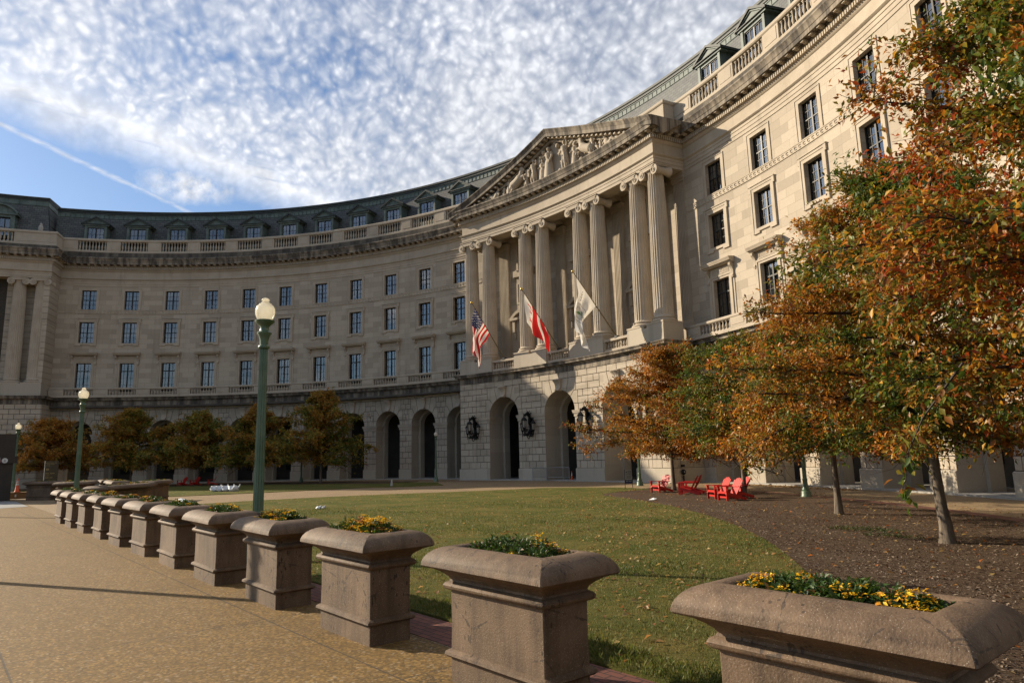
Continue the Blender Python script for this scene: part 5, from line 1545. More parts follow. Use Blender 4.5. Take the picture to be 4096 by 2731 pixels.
    names = np.array([p[0] for p in pal]); cum = np.cumsum([p[1] for p in pal]); cum = cum / cum[-1]
    kk = np.repeat(k, 4) + g.normal(0, .10, N); ix = np.clip(np.searchsorted(cum, np.clip(kk, 0, .999)), 0, len(pal) - 1)
    col = names[ix] * g.uniform(.65, 1.35, (N, 1))
    if sprig:
        F = np.concatenate([F, F2 + len(V)]); V = np.concatenate([V, V2]); col = np.concatenate([col, np.array([GREEN, GREEN, YGREEN, OLIVE, RUST])[g.integers(0, 5, m)]])
    np_mesh('crown', V, F, M['leaf'], root, np.repeat(col, 5, 0))
    return root
PT = lambda th, r: (r * math.cos(rad(th)), r * math.sin(rad(th)), .02)
MIX_NEAR = [(ORANGE, .16), (BROWN, .16), (GOLD, .08), (RED, .12), (OLIVE, .22), (GREEN, .28), (DGREEN, .06)]
tree('oak_tree', (41.7, 25.0, .02), 10.6, 4.2, 2.6, 135000, .105, [(GREEN, .22), (YGREEN, .22), (OLIVE, .16), (GOLD, .07), (RUST, .12), (ORANGE, .15), (RED, .06)], 21, 'nearest oak, its green and red boughs entering from the right edge', nbr=76, zmin=2.3, sprig=[(40.03, 22.97, 3.1), (39.43, 23.27, 2.5), (39.23, 23.2, 2.07), (39.14, 23.17, 1.51)])
tree('oak_tree', (36.93, 31.16, .02), 8.8, 4.5, 2.2, 100000, .115, [(ORANGE, .15), (GOLD, .08), (RUST, .15), (OLIVE, .20), (YGREEN, .18), (GREEN, .24)], 22, 'big oak with a pale bare trunk standing nearest in the mulch bed', lean=(-.035, .02), nbr=60, droop=.04, low=1.15)
tree('oak_tree', (32.05, 36.64, .02), 7.9, 3.9, 2.2, 62000, .125, [(ORANGE, .30), (GOLD, .14), (RED, .10), (RUST, .16), (OLIVE, .14), (YGREEN, .16)], 23, 'oak with a thin trunk and golden low leaves, second along the mulch bed', nbr=50, droop=.04, low=1.2)
tree('oak_tree', (25.23, 42.29, .02), 7.4, 3.5, 2.3, 46000, .14, [(GREEN, .28), (YGREEN, .24), (OLIVE, .2), (RUST, .16), (ORANGE, .12)], 24, 'dark trunked oak behind the group of three red chairs', nbr=46, low=1.2)
tree('oak_tree', (18.32, 46.29, .02), 8.0, 5.4, 2.0, 80000, .14, [(ORANGE, .30), (GOLD, .10), (RUST, .22), (OLIVE, .16), (YGREEN, .12), (GREEN, .05), (RED, .05)], 25, 'orange oak between the portico and the single red chair', nbr=60, low=1.3, droop=.05)
FARP = [((.36, .20, .035), .30), ((.44, .19, .025), .12), ((.26, .22, .035), .36), ((.11, .14, .022), .22)]
for th, H, sd, R, lab in [(117.3, 9.0, 31, 4.5, 'tallest far oak, right of the tall lamp post'), (126.1, 7.6, 32, 4.4, 'far oak directly behind the tall lamp post'), (133.9, 7.3, 33, 4.0, 'far oak shading the dark red chairs'),
                       (142.3, 7.9, 34, 4.8, 'far oak with a forked top, right of the second lamp post'), (151.9, 6.9, 35, 5.0, 'low rust coloured oak behind the brown sign')]:
    tree('oak_tree', PT(th, 49.3), H, R * 1.06, 1.9, 34000, .23, FARP if sd != 35 else [((.46, .21, .03), .42), ((.36, .19, .035), .36), ((.26, .21, .035), .22)], sd, lab, group='oaks before the left wing', nbr=58, twig=.7, low=1.3)

# ------------------------------------------------------------------ wall lanterns
def lantern_proto():
    t = empty('wall_lantern')
    mb = MB()
    mb.box((.04, 0, -.1), (.08, .28, 1.2)); mb.box((.03, 0, .55), (.06, .4, .25))
    def scroll(c, r0, a0, a1, y=0, rr=.035, n=22, dec=.13):
        pts = []
        for i in range(n):
            a = a0 + (a1 - a0) * i / (n - 1); r = r0 * math.exp(-dec * abs(a - a0)); pts.append((c[0] + r * math.cos(a), y, c[1] + r * math.sin(a)))
        mb.tube(pts, [rr * (1 - .5 * i / (n - 1)) for i in range(n)], 6)
    mb.tube([(.05, 0, .1), (.2, 0, -.35), (.38, 0, -.62), (.6, 0, -.6), (.72, 0, -.35), (.74, 0, -.12)], [.06, .06, .05, .045, .04, .04], 8)
    scroll((.36, -.32), .26, -1.6, 5.2); scroll((.3, -.7), .17, 1.0, -4.5); scroll((.55, -.25), .14, 3.2, -2.6)
    for s in (-1, 1):
        mb.tube([(.08, 0, -.1), (.25, s * .2, -.5), (.34, s * .42, -.62), (.36, s * .55, -.45), (.36, s * .56, -.3)], [.045, .045, .04, .035, .035], 7)
        mb.tube([(.3, s * .1, -.3), (.42, s * .3, -.2), (.36, s * .44, -.02), (.24, s * .3, .02)], [.03, .028, .024, .015], 6)
    mb.build('bracket', M['black'], t, 50)
    mb = MB()                                          # curled beast's head on top
    mb.tube([(.08, 0, .1), (.2, 0, .35), (.16, 0, .62), (.2, 0, .86), (.34, 0, 1.0), (.46, 0, .96)], [.10, .12, .13, .14, .13, .09], 10)
    mb.tube([(.40, 0, 1.0), (.56, 0, .94), (.66, 0, .84)], [.11, .085, .05], 8); mb.tube([(.44, 0, .9), (.55, 0, .84), (.6, 0, .78)], [.06, .045, .03], 6)
    for s in (-1, 1): mb.tube([(.3, s * .07, 1.06), (.26, s * .1, 1.16), (.2, s * .09, 1.2)], [.045, .03, .01], 5)
    for i in range(7): mb.ball((.06 + .03 * math.sin(i), 0, .35 + .11 * i), (.06, .10, .07), 6, 5)
    mb.build('beast_head', M['black'], t, 50)
    for (x, y, z, k) in ((.74, 0, -.02, 1.1), (.36, .56, -.2, .95), (.36, -.56, -.2, .95)):
        mb = MB()
        mb.lathe([(r * k, zz * k) for r, zz in [(.02, -.52), (.035, -.48), (.02, -.43), (.03, -.3), (.05, -.16), (.09, -.08), (.135, -.03), (.13, .0)]], (x, y, z), 6)
        for i in range(6):
            a = PI / 3 * i; mb.beam((x + .125 * k * math.cos(a), y + .125 * k * math.sin(a), z), (x + .165 * k * math.cos(a), y + .165 * k * math.sin(a), z + .46 * k), .022, .022)
        mb.lathe([(r * k, zz * k) for r, zz in [(.19, .45), (.215, .47), (.215, .51), (.17, .55), (.12, .63), (.055, .68), (.04, .73), (.06, .77), (.03, .82), (.045, .86), (.01, .96)]], (x, y, z), 6)
        lan = mb.build('lantern', M['black'], t, 30)
        mb = MB(); mb.lathe([(.115 * k, .01), (.155 * k, .455 * k)], (x, y, z), 6); mb.build('lantern_glass', M['lanternglass'], lan)
    return t
lt = lantern_proto()
for i, (th, lab) in enumerate([(101.15, 'black three lamp wall lantern left of the first portico arch'), (93.75, 'black three lamp wall lantern between the two open portico arches'),
                               (86.35, 'black three lamp wall lantern partly behind the orange oak'), (79.0, 'black three lamp wall lantern hidden behind the orange oak')]):
    t = lt if i == 0 else copy_tree(lt)
    t.location = (RPF * math.cos(rad(th)), RPF * math.sin(rad(th)), 4.72); t.rotation_euler = (0, 0, rad(th) + PI); t.scale = (1.22,) * 3
    tag(t, lab, 'wall lantern', 'lanterns on the portico piers')

# ------------------------------------------------------------------ flags
def flag(th, label, design, hv, phi0, phi1, Lf, seed, Lt=None, lat=.22, nu=84, nv=52):
    a = rad(th); out = Vector((-math.cos(a), -math.sin(a), 0)); tan = Vector((-math.sin(a), math.cos(a), 0)); up_ = Vector((0, 0, 1))
    B = Vector((55.5 * math.cos(a), 55.5 * math.sin(a), 11.40)); T = B + out * 4.15 + up_ * 4.75
    t = tag(empty('flag', B), label, 'flag', 'flags over the portico balcony')
    loc = lambda p: p - B
    mb = MB(); mb.tube([loc(B), loc(T)], [.055, .03], 10); mb.build('pole', M['brass'], t, 60)
    mb = MB(); mb.ball(loc(T + (T - B).normalized() * .12), .13, 14, 10); mb.build('finial', M['gold'], t, 60)
    mb = MB(); mb.box(loc(B), (.3, .3, .18), rz=a); mb.build('bracket', M['black'], t)
    V = np.zeros((nv + 1, nu + 1, 3)); C = np.zeros((nv + 1, nu + 1, 3))
    for j in range(nv + 1):
        v = j / nv; h_ = T + (B - T) * (hv[0] + (hv[1] - hv[0]) * v)
        p = h_ - up_ * .04
        for i in range(nu + 1):
            u = i / nu; s = u * Lf
            ph = phi0 + (phi1 - phi0) * v
            w = min(1, max(0, (s - .35 * Lf) / (.3 * Lf))); w = w * w * (3 - 2 * w)
            ph = rad(ph * (1 - w) + 97 * w)
            if i: p = p + (out * math.cos(ph) - up_ * math.sin(ph)) * (Lf / nu)
            k = min(1, s / 1.2)
            la = lat * k * (math.sin(9.5 * v + 1.3 * s + seed) + .55 * math.sin(17 * v - .8 * s + seed * 2))
            gather = (1 - .45 * w)
            q = p + tan * la - out * (.30 * w * (v - .5) * (1 - gather))
            V[j, i] = loc(q); C[j, i] = design(u, v)
    idx = np.arange((nv + 1) * (nu + 1)).reshape(nv + 1, nu + 1)
    F = np.stack([idx[:-1, :-1], idx[:-1, 1:], idx[1:, 1:], idx[1:, :-1]], -1).reshape(-1, 4)
    np_mesh('cloth', V.reshape(-1, 3), F, M['flagcloth'], t, C.reshape(-1, 3), True)
    return t, (T, B, out, tan)
M['flagcloth'] = leaf_mat('flag cloth', .3, .8, .85)
WHITE = (.74, .72, .68); FR = (.50, .018, .02); BLUE = (.025, .035, .11)
def stars_stripes(u, v):
    if u < .40 and v < 7 / 13:
        r = v / (7 / 13) * 10; c = u / .40 * 12
        ri, ci = round(r), round(c)
        if 1 <= ri <= 9 and 1 <= ci <= 11 and (ri + ci) % 2 == 0 and abs(r - ri) < .30 and abs(c - ci) < .24: return WHITE
        return BLUE
    return FR if int(v * 13 - 1e-6) % 2 == 0 else WHITE
def star_in(x, y, r):
    a = math.atan2(x, y); d = math.hypot(x, y); m = (a % (2 * PI / 5)) - PI / 5
    return d < r * .42 / max(.2, math.cos(PI / 5 - abs(m)) ) if False else d < r * (.40 + .6 * (abs(m) / (PI / 5)) ** 1.6)
def district(u, v):
    if .34 < v < .58 or .70 < v < .94: return FR
    for c in (.22, .5, .78):
        if star_in((u - c) * 1.9, v - .2, .15): return FR
    return WHITE
def white_seal(u, v):
    x, y = (u - .5) * 1.7, v - .5; r = math.hypot(x, y); a = math.atan2(y, x)
    if .335 < r < .35 or .22 < r < .232: return (.08, .10, .16)
    if r < .2 and (y > .04 or (abs(x) < .02) or math.hypot(x, y + .08) < .06): return (.10, .22, .22) if y > .04 else (.12, .25, .10)
    return WHITE
flag(97.3, 'stars and stripes flag hanging from the leftmost pole over the balcony', stars_stripes, (.07, .54), 76, 42, 3.9, .4, nu=96, nv=78)
flag(89.95, 'furled white flag with red bars and red stars on the middle pole', district, (.05, .62), 92, 112, 2.5, 1.7, lat=.2)
wf, (fT, fB, fo, ft) = flag(82.6, 'plain white flag with blue seal lettering on the right pole', white_seal, (.07, .50), 82, 50, 4.2, 2.6)
def text_mesh(name, body, size, mat, parent, Mx, ext=.002):
    cu = bpy.data.curves.new(name, 'FONT'); cu.body = body; cu.size = size; cu.extrude = ext; cu.align_x = 'CENTER'; cu.align_y = 'CENTER'
    tmp = bpy.data.objects.new(name, cu); COL.objects.link(tmp)
    dg = bpy.context.evaluated_depsgraph_get(); me = bpy.data.meshes.new_from_object(tmp.evaluated_get(dg))
    bpy.data.objects.remove(tmp); bpy.data.curves.remove(cu)
    me.name = name; me.materials.clear(); me.materials.append(mat); me.transform(Mx)
    return link(bpy.data.objects.new(name, me), parent)
def face_matrix(pos, xdir, ydir):
    x = Vector(xdir).normalized(); y = Vector(ydir).normalized(); z = x.cross(y)
    m = Matrix.Identity(4)
    for i in range(3): m[i][0] = x[i]; m[i][1] = y[i]; m[i][2] = z[i]; m[i][3] = pos[i]
    return m
# curved words of the seal, along the left hem of the white flag
word = 'PROTECTION AGENCY'
for i, chx in enumerate(word):
    if chx == ' ': continue
    s = i / (len(word) - 1); f = Vector((0, 0, 0))
    p0 = fT + (fB - fT) * .10 - wf.location
    pos = p0 + Vector((0, 0, -1)) * (3.3 - 2.2 * s) + fo * (-.16 + .30 * math.sin(PI * s)) 
    tilt = .75 - 1.1 * s
    xd = Vector((0, 0, 1)) * math.cos(tilt * .6) - fo * math.sin(tilt * .6) * -1
    yd = fo
    for sd in (-1,):
        text_mesh('seal_letter', chx, .24, M['letterdark'], wf, face_matrix(pos - ft * .34, xd, yd))

# ------------------------------------------------------------------ red garden chairs
def chair_proto():
    t = empty('adirondack_chair')
    A = math.radians(24)
    mb = MB()                                          # seat of slats, sloping back
    for i in range(6):
        x = .30 - i * .092; z = .36 - i * .024
        mb.box((x, 0, z), (.082, .56, .02), Matrix.Rotation(-.25, 3, 'Y') @ Matrix.Identity(3))
    mb.box((.345, 0, .335), (.02, .58, .09))
    mb.build('seat', M['red'], t)
    mb = MB()
    hts = [.66, .73, .755, .73, .66]
    for i in range(5):
        y0 = (i - 2) * .092; y1 = (i - 2) * .125; h = hts[i]
        base = Vector((-.20, y0, .26)); dirv = Vector((-math.sin(rad(28)), 0, math.cos(rad(28))))
        tip = base + dirv * h + Vector((0, y1 - y0, 0)); n = 5
        side = Vector((0, 1, 0)); nn = dirv.cross(side)
        ring = []
        for (f, w) in ((0, .040), (.5, .052), (.86, .055), (.95, .046), (1.0, .022)):
            c = base.lerp(tip, f)
            ring.append([c - side * w - nn * .01, c + side * w - nn * .01, c + side * w + nn * .01, c - side * w + nn * .01])
        vs = [q for r in ring for q in r]; fs = []
        for k in range(4):
            for q in range(4): fs.append([k * 4 + q, k * 4 + (q + 1) % 4, k * 4 + 4 + (q + 1) % 4, k * 4 + 4 + q])
        fs.append([0, 1, 2, 3]); fs.append([16, 17, 18, 19]); mb.add(vs, fs)
    mb.box((-.31, 0, .44), (.025, .52, .07), Matrix.Rotation(-.48, 3, 'Y')); mb.box((-.45, 0, .72), (.025, .6, .06), Matrix.Rotation(-.48, 3, 'Y'))
    mb.build('backrest', M['red'], t)
    for s in (-1, 1):
        mb = MB(); vs = [(.42, s * .25, .57), (.42, s * .41, .57), (.30, s * .43, .57), (-.42, s * .37, .555), (-.45, s * .28, .555)]
        top = [(x, y, z + .024) for x, y, z in vs]; mb.add(vs + top, [[0, 1, 2, 3, 4], [5, 6, 7, 8, 9]] + [[i, (i + 1) % 5, 5 + (i + 1) % 5, 5 + i] for i in range(5)])
        mb.build('armrest', M['red'], t)
        mb = MB(); mb.box((.32, s * .315, .285), (.105, .026, .57)); mb.box((.32, s * .35, .5), (.05, .05, .14), taper=1.3); mb.build('leg', M['red'], t)
        mb = MB(); mb.beam((.36, s * .285, .32), (-.62, s * .285, .05), .026, .12); mb.build('stringer', M['red'], t)
    mb = MB(); mb.box((.30, 0, .14), (.02, .58, .07)); mb.build('stretcher', M['red'], t)
    return t
cp = chair_proto(); first = True
CH = [((18.76, 44.5), (-.20, -.98), 'single red garden chair left of the dark tree trunk, its back slats in shade', 'red garden chairs on the mulch'),
      ((21.3, 43.41), (-.86, -.42), 'red garden chair seen from the side, the front one of the pair beside the trunk', 'red garden chairs on the mulch'),
      ((20.83, 44.42), (-.90, -.36), 'red garden chair of the pair by the trunk, half hidden by its neighbour', 'red garden chairs on the mulch'),
      ((24.36, 41.52), (-.45, -.89), 'leftmost bright red chair of the group of three, its back sunlit', 'red garden chairs on the mulch'),
      ((25.41, 40.77), (-.40, -.92), 'bright red chair in front of the group of three', 'red garden chairs on the mulch'),
      ((24.97, 42.14), (-.42, -.91), 'red chair at the back of the group of three, against the trunk', 'red garden chairs on the mulch'),
      ((-34.0, 33.9), (.35, -.9), 'dark red chair left of the far trunk, the outer one', 'red chairs under the far oaks'),
      ((-33.2, 34.9), (.3, -.9), 'dark red chair left of the far trunk, the inner one', 'red chairs under the far oaks'),
      ((-32.4, 36.3), (-.2, -.95), 'dark red chair right of the far trunk', 'red chairs under the far oaks')]
for (x, y), (fx, fy), lab, gr in CH:
    t = cp if first else copy_tree(cp); first = False
    t.location = (x, y, .03); t.rotation_euler = (0, 0, math.atan2(fy, fx)); t.scale = (1.03,) * 3 if y > 40 else (.95,) * 3
    tag(t, lab, 'chair', gr)

# ------------------------------------------------------------------ barriers, cones, signs
def barrier(a, b, label):
    a = Vector((*a, .07)); b = Vector((*b, .07)); t = tag(empty('crowd_barrier', a), label, 'barrier', 'steel barriers before the portico arch')
    d = (b - a); Lb = d.length; d.normalize(); q = lambda s, z: tuple(d * s + Vector((0, 0, z)))
    mb = MB(); r = .022
    pts = [q(.03, .0), q(.03, .95)] + [q(.03 + .12 * (1 - math.cos(k * PI / 8)), .95 + .12 * math.sin(k * PI / 8)) for k in range(1, 5)] + [q(Lb - .03 - .12 * (1 - math.cos(k * PI / 8)), .95 + .12 * math.sin(k * PI / 8)) for k in range(4, 0, -1)] + [q(Lb - .03, .95), q(Lb - .03, 0)]
    mb.tube(pts, r, 8); mb.tube([q(.03, .25), q(Lb - .03, .25)], .016, 6); mb.build('frame', M['steel'], t, 60)
    mb = MB(); n = int(Lb / .12)
    for i in range(1, n): mb.tube([q(Lb * i / n, .25), q(Lb * i / n, 1.06)], .013, 5)
    mb.build('bars', M['steel'], t)
    for s in (.03, Lb - .03):
        mb = MB(); sd = Vector((-d.y, d.x, 0)); c = Vector(q(s, .02)); mb.beam(c - sd * .28, c + sd * .28, .05, .012); mb.build('foot', M['steel'], t)
barrier((-3.15, 54.75), (-1.3, 54.75), 'shorter looking steel crowd barrier on the left before the pier'); barrier((-1.15, 54.75), (1.05, 55.2), 'steel crowd barrier across the middle portico arch')
def cone(loc, h, label):
    t = tag(empty('traffic_cone', loc), label, 'traffic cone'); k = h / .9
    mb = MB(); mb.box((0, 0, .02), (.36 * k, .36 * k, .04)); mb.lathe([(.14 * k, .04), (.125 * k, .06), (.025 * k, h), (.015 * k, h)], n=18); mb.build('body', M['orange'], t, 40)
    mb = MB(); rr = lambda z: (.125 + (.025 - .125) * (z - .06) / (h - .06)) * k if False else (.125 * k + (.025 * k - .125 * k) * (z - .06) / (h - .06))
    for z0, z1 in ((.50 * h, .64 * h), (.70 * h, .80 * h)): mb.lathe([(rr(z0) + .004, z0), (rr(z1) + .004, z1)], n=18, cap=False)
    mb.build('band', M['whiteband'], t, 40)
cone((.2, 56.3, .07), .72, 'orange traffic cone behind the steel barrier'); 
bx = MB(); bx.box((0, 0, .2), (1.3, .7, .4)); bx.box((0, 0, .43), (1.36, .76, .06)); bx.box((-.1, -.355, .22), (.1, .012, .2), mi=1)
for s in (-1, 1): bx.box((s * .5, 0, .02), (.12, .6, .05))
o = bx.build('wooden_box', [M['cardboard'], M['whiteband']]); o.location = (-20.3, 19.0, 0); o.rotation_euler = (0, 0, rad(85)); tag(o, 'low brown box under the tall traffic cone by the kiosk', 'box')
cone((-20.3, 18.95, .465), 1.0, 'tall orange traffic cone standing on the brown box by the kiosk')
# kiosk
kt = tag(empty('kiosk', (-17.75, 16.55, 0), rad(90)), 'dark brown kiosk with a projecting sign band at the left edge', 'kiosk')
mb = MB(); mb.box((-.05, 0, 1.3), (3.55, 3.0, 2.6)); mb.build('body', M['kiosk'], kt)
mb = MB(); mb.box((0, 0, 2.78), (3.9, 3.4, .45)); sb = mb.build('sign_band', M['kiosk'], kt)
mb = MB(); mb.box((0, .0, 3.78), (3.55, 3.1, 1.55)); mb.build('upper_panel', M['kiosk'], kt)
def kface(u, z, e=.012): return face_matrix((u, -1.70 - e, z), (1, 0, 0), (0, 0, 1))
mb = MB(); mb.lathe([(.17, 0), (.17, .015)], n=24, M=Matrix.Rotation(PI / 2, 3, 'X'), c=(1.22, -1.702, 2.74)); lg = mb.build('round_logo', M['letterwhite'], sb)
text_mesh('logo_letter', 'a', .28, M['kiosk'], sb, kface(1.22, 2.74, .022)); text_mesh('band_lettering', 'n', .2, M['letterwhite'], sb, kface(.92, 2.9))
mb = MB(); mb.box((.92, -1.706, 2.72), (.1, .012, .2)); mb.build('pink_panel', plain('pink panel', (.6, .3, .3), .6), sb)
# tall brown sign of the left lawn
sg = tag(empty('information_sign', (-20.94, 21.06, 0), rad(88)), 'tall brown information sign with faded gold lettering beyond the dark planter', 'sign')
mb = MB(); mb.box((0, 0, 1.35), (.86, .12, 2.7)); mb.build('panel', M['signbrown'], sg)
mb = MB(); mb.box((-.445, 0, 1.36), (.03, .15, 2.72)); mb.build('edge_strip', M['steel'], sg)
sf = lambda u, z: face_matrix((u, -.066, z), (1, 0, 0), (0, 0, 1))
for z, w in ((2.55, .7), (2.44, .55), (2.33, .3), (.98, .5), (.88, .45)):
    mb = MB(); n = int(w / .045)
    for i in range(n):
        if (i * 7 + int(z * 10)) % 6: mb.box((-.36 + i * .045, -.063, z), (.034, .006, .05))
    mb.build('small_lettering', M['lettergold'], sg)
mb = MB(); mb.box((-.26, -.063, 2.06), (.18, .006, .15)); mb.build('emblem', M['lettergold'], sg)
text_mesh('lettering', 'AND', .13, M['lettergold'], sg, sf(-.26, 1.6))
for z, w in ((1.76, .6), (1.44, .5)):
    mb = MB(); n = int(w / .06)
    for i in range(n):
        if i != 4: mb.box((-.36 + i * .06, -.063, z), (.045, .006, .09))
    mb.build('lettering', M['lettergold'], sg)
mb = MB(); mb.box((.30, -.063, .8), (.1, .006, .1)); mb.build('white_sticker', M['letterwhite'], sg)
# small sign board at the mulch bed
s2 = tag(empty('sign_board', (14.55, 46.85, .03), math.atan2(46.85 - CAM[1], 14.55 - CAM[0]) - PI / 2 + .25), 'small grey and navy sign board on thin legs beside the green lamp', 'sign')
mb = MB(); mb.box((0, 0, .72), (.44, .03, .82)); mb.build('board', M['signgrey'], s2)
mb = MB(); mb.box((0, -.018, .42), (.43, .008, .22)); mb.build('navy_panel', M['navy'], s2)
for s in (-1, 1): 
    mb = MB(); mb.box((s * .235, 0, .58), (.028, .04, 1.16)); mb.build('leg', M['black'], s2)
mb = MB()
for z, w, x in ((1.06, .22, .06), (1.0, .24, .06), (.94, .22, .06), (.86, .36, 0), (.77, .28, .02), (.71, .26, .02), (.64, .3, 0)): mb.box((x, -.018, z), (w, .006, .022))
mb.box((-.13, -.018, 1.0), (.07, .006, .08)); mb.build('small_lettering', M['letterdark'], s2)
mb = MB()
for i in range(9): 
    if i != 4: mb.box((-.16 + i * .04, -.025, .45), (.028, .006, .06))
mb.build('panel_lettering', M['signgrey'], s2)
# wall plate and hose inlet on the right wing's plinth
hp = tag(empty('hose_inlet', (56.1 * math.cos(rad(76.62)), 56.1 * math.sin(rad(76.62)), 0), rad(76.62 - 90)), 'black hose inlet and small plate low on the sunlit wall', 'hose inlet')
mb = MB(); mb.box((.03, 0, 1.22), (.03, .36, .17)); mb.build('plate', M['black'], hp)
mb = MB(); mb.tube([(.06, 0, .1), (.06, 0, .55)], .055, 8); mb.lathe([(.0, -.05), (.19, -.05), (.2, 0), (.17, .06), (.0, .08)], (.08, 0, .78), 16, M=Matrix.Rotation(PI / 2, 3, 'Y')); mb.tube([(.1, 0, .78), (.16, -.2, .72)], [.08, .06], 8); mb.build('valve', M['black'], hp, 40)
mb = MB(); mb.ball((.17, 0, .78), .05, 8, 6); mb.build('cap', M['letterwhite'], hp)

# ------------------------------------------------------------------ scooters
def scooter(loc, rz, stem, label):
    t = tag(empty('kick_scooter', loc, rz), label, 'scooter', 'scooters parked behind the planters')
    mb = MB(); mb.box((0, 0, .14), (.75, .16, .07)); mb.box((-.45, 0, .2), (.25, .12, .04), Matrix.Rotation(.3, 3, 'Y')); mb.build('deck', M['black'], t)
    for x in (-.52, .58):
        mb = MB(); mb.lathe([(.05, -.03), (.12, -.035), (.125, 0), (.12, .035), (.05, .03)], (x, 0, .125), 18, M=Matrix.Rotation(PI / 2, 3, 'X')); mb.build('wheel', M['rubber'], t, 40)
    mb = MB(); mb.tube([(.58, 0, .13), (.5, 0, .4), (.40, 0, 1.08)], [.035, .04, .034], 8); mb.build('stem', stem, t, 50)
    mb = MB(); mb.tube([(.33, -.28, 1.08), (.40, -.1, 1.1), (.40, .1, 1.1), (.33, .28, 1.08)], .02, 8); mb.build('handlebar', M['black'], t, 50)
scooter((-3.6, 21.4, 0), rad(20), M['lime'], 'kick scooter with a lime green stem behind the planters'); scooter((-1.4, 21.6, 0), rad(-60), M['black'], 'black kick scooter beside the long planter')

# ------------------------------------------------------------------ small things lying about
def lump(name, loc, size, mat, seed, label, cat, group=None, rz=0, n=16):
    g = np.random.default_rng(seed); mb = MB(); m = 10; vs = []; fs = []
    for j in range(m + 1):
        t = PI * j / m
        for i in range(n):
            a = 2 * PI * i / n; k = 1 + .22 * math.sin(3 * a + seed) * math.sin(2 * t) + g.normal(0, .05)
            vs.append((size[0] * math.sin(t) * math.cos(a) * k, size[1] * math.sin(t) * math.sin(a) * k, max(0, size[2] * (.75 + math.cos(t)) * k * .57)))
    for j in range(m):
        for i in range(n): fs.append([j * n + i, (j + 1) * n + i, (j + 1) * n + (i + 1) % n, j * n + (i + 1) % n])
    mb.add(vs, fs); mb.tube([(size[0] * .8, 0, size[2] * .7), (size[0] * 1.1, .03, size[2] * 1.05), (size[0] * 1.15, .05, size[2] * 1.3)], [.07, .03, .06], 7)
    o = mb.build(name, mat, None, 50); o.location = loc; o.rotation_euler = (0, 0, rz); return tag(o, label, cat, group)
SK = ['leftmost white sack of the row lying on the far lawn', 'second white sack from the left on the far lawn', 'third white sack from the left on the far lawn', 'rightmost white sack of the row on the far lawn']
for i in range(4): lump('sandbag', (-13.8 + .46 * i, 31.05 + .32 * i, .035), (.40, .28, .40), M['plastic'], 3 + i, SK[i], 'sack', 'white sacks on the far lawn', rz=.85 + .2 * i)
mb = MB(); mb.tube([(0, 0, 0), (.22, .02, .05), (.55, .03, .02), (.8, .0, 0)], [.07, .11, .10, .05], 10); mb.ball((.86, 0, -.01), .06, 8, 6)
o = mb.build('folded_cloth', M['bluecloth'], None, 50); o.location = (24.75, 18.42, 1.30); o.scale = (.8, .55, .45); o.rotation_euler = (0, 0, .1); tag(o, 'rolled pale blue cloth lying over the rim between two planters', 'cloth')
mb = MB(); vs = [(0, 0, 0), (.32, .02, .02), (.34, .2, .06), (.18, .14, .10), (.03, .22, .05)]; mb.add(vs, [[0, 1, 3], [1, 2, 3], [2, 4, 3], [4, 0, 3]])
o = mb.build('paper_scrap', M['paper']); o.location = (22.2, 39.17, .04); tag(o, 'white crumpled paper scrap on the mulch near the lawn edge', 'paper')
lump('stone', (12.86, 27.44, .03), (.18, .12, .12), M['plastic'], 11, 'small white stone lying on the lawn behind the tall lamp post', 'stone'); lump('stone', (12.69, 27.75, .03), (.10, .08, .09), M['plastic'], 12, 'tiny white stone right of the other white stone on the lawn', 'stone')
mb = MB(); mb.lathe([(.13, 0), (.12, .05), (.05, .5), (.03, .52)], n=14); o = mb.build('marker_cone', M['kerb'], None, 40); o.location = (-7.2, 42.9, .03); tag(o, 'small pale marker cone at the tip of the far lawn', 'marker')
mb = MB(); mb.tube([(0, 0, 0), (.02, 0, .3), (.06, 0, .5), (.03, 0, .62)], [.16, .22, .17, .06], 10); mb.ball((.0, 0, .68), (.15, .12, .13), 10, 7); mb.tube([(-.1, 0, .68), (-.22, 0, .64)], [.05, .01], 6); mb.tube([(.1, 0, .2), (.26, 0, .02)], [.1, .05], 6)
o = mb.build('bird_figure', M['feather'], None, 60); o.location = P(157.65, 2.15, 29.86); o.scale = (1.25,) * 3; tag(o, 'pale bird figure standing on the left parapet', 'bird')

# ------------------------------------------------------------------ camera, sun and sky
cam = bpy.data.cameras.new('camera'); co = bpy.data.objects.new('camera', cam); COL.objects.link(co)
yaw, pit, roll = rad(-49.629349), rad(9.581231), rad(-1.436110)
def lin(X, Y, Z):
    c, s = math.cos(roll), math.sin(roll); rx = X * c - Y * s; u2 = X * s + Y * c
    c, s = math.cos(pit), math.sin(pit); fw = Z * c - u2 * s; up_ = Z * s + u2 * c
    cy, sy = math.cos(yaw), math.sin(yaw); return Vector((rx * cy + fw * sy, -rx * sy + fw * cy, up_))
r_, u_, f_ = lin(1, 0, 0), lin(0, 1, 0), lin(0, 0, 1)
mw = Matrix.Identity(4)
for i in range(3): mw[i][0] = r_[i]; mw[i][1] = u_[i]; mw[i][2] = -f_[i]; mw[i][3] = CAM[i]
co.matrix_world = mw
cam.sensor_width = 36; cam.lens = 36 * 2723.2338 / 4096; cam.clip_start = .1; cam.clip_end = 2000
scene.camera = co

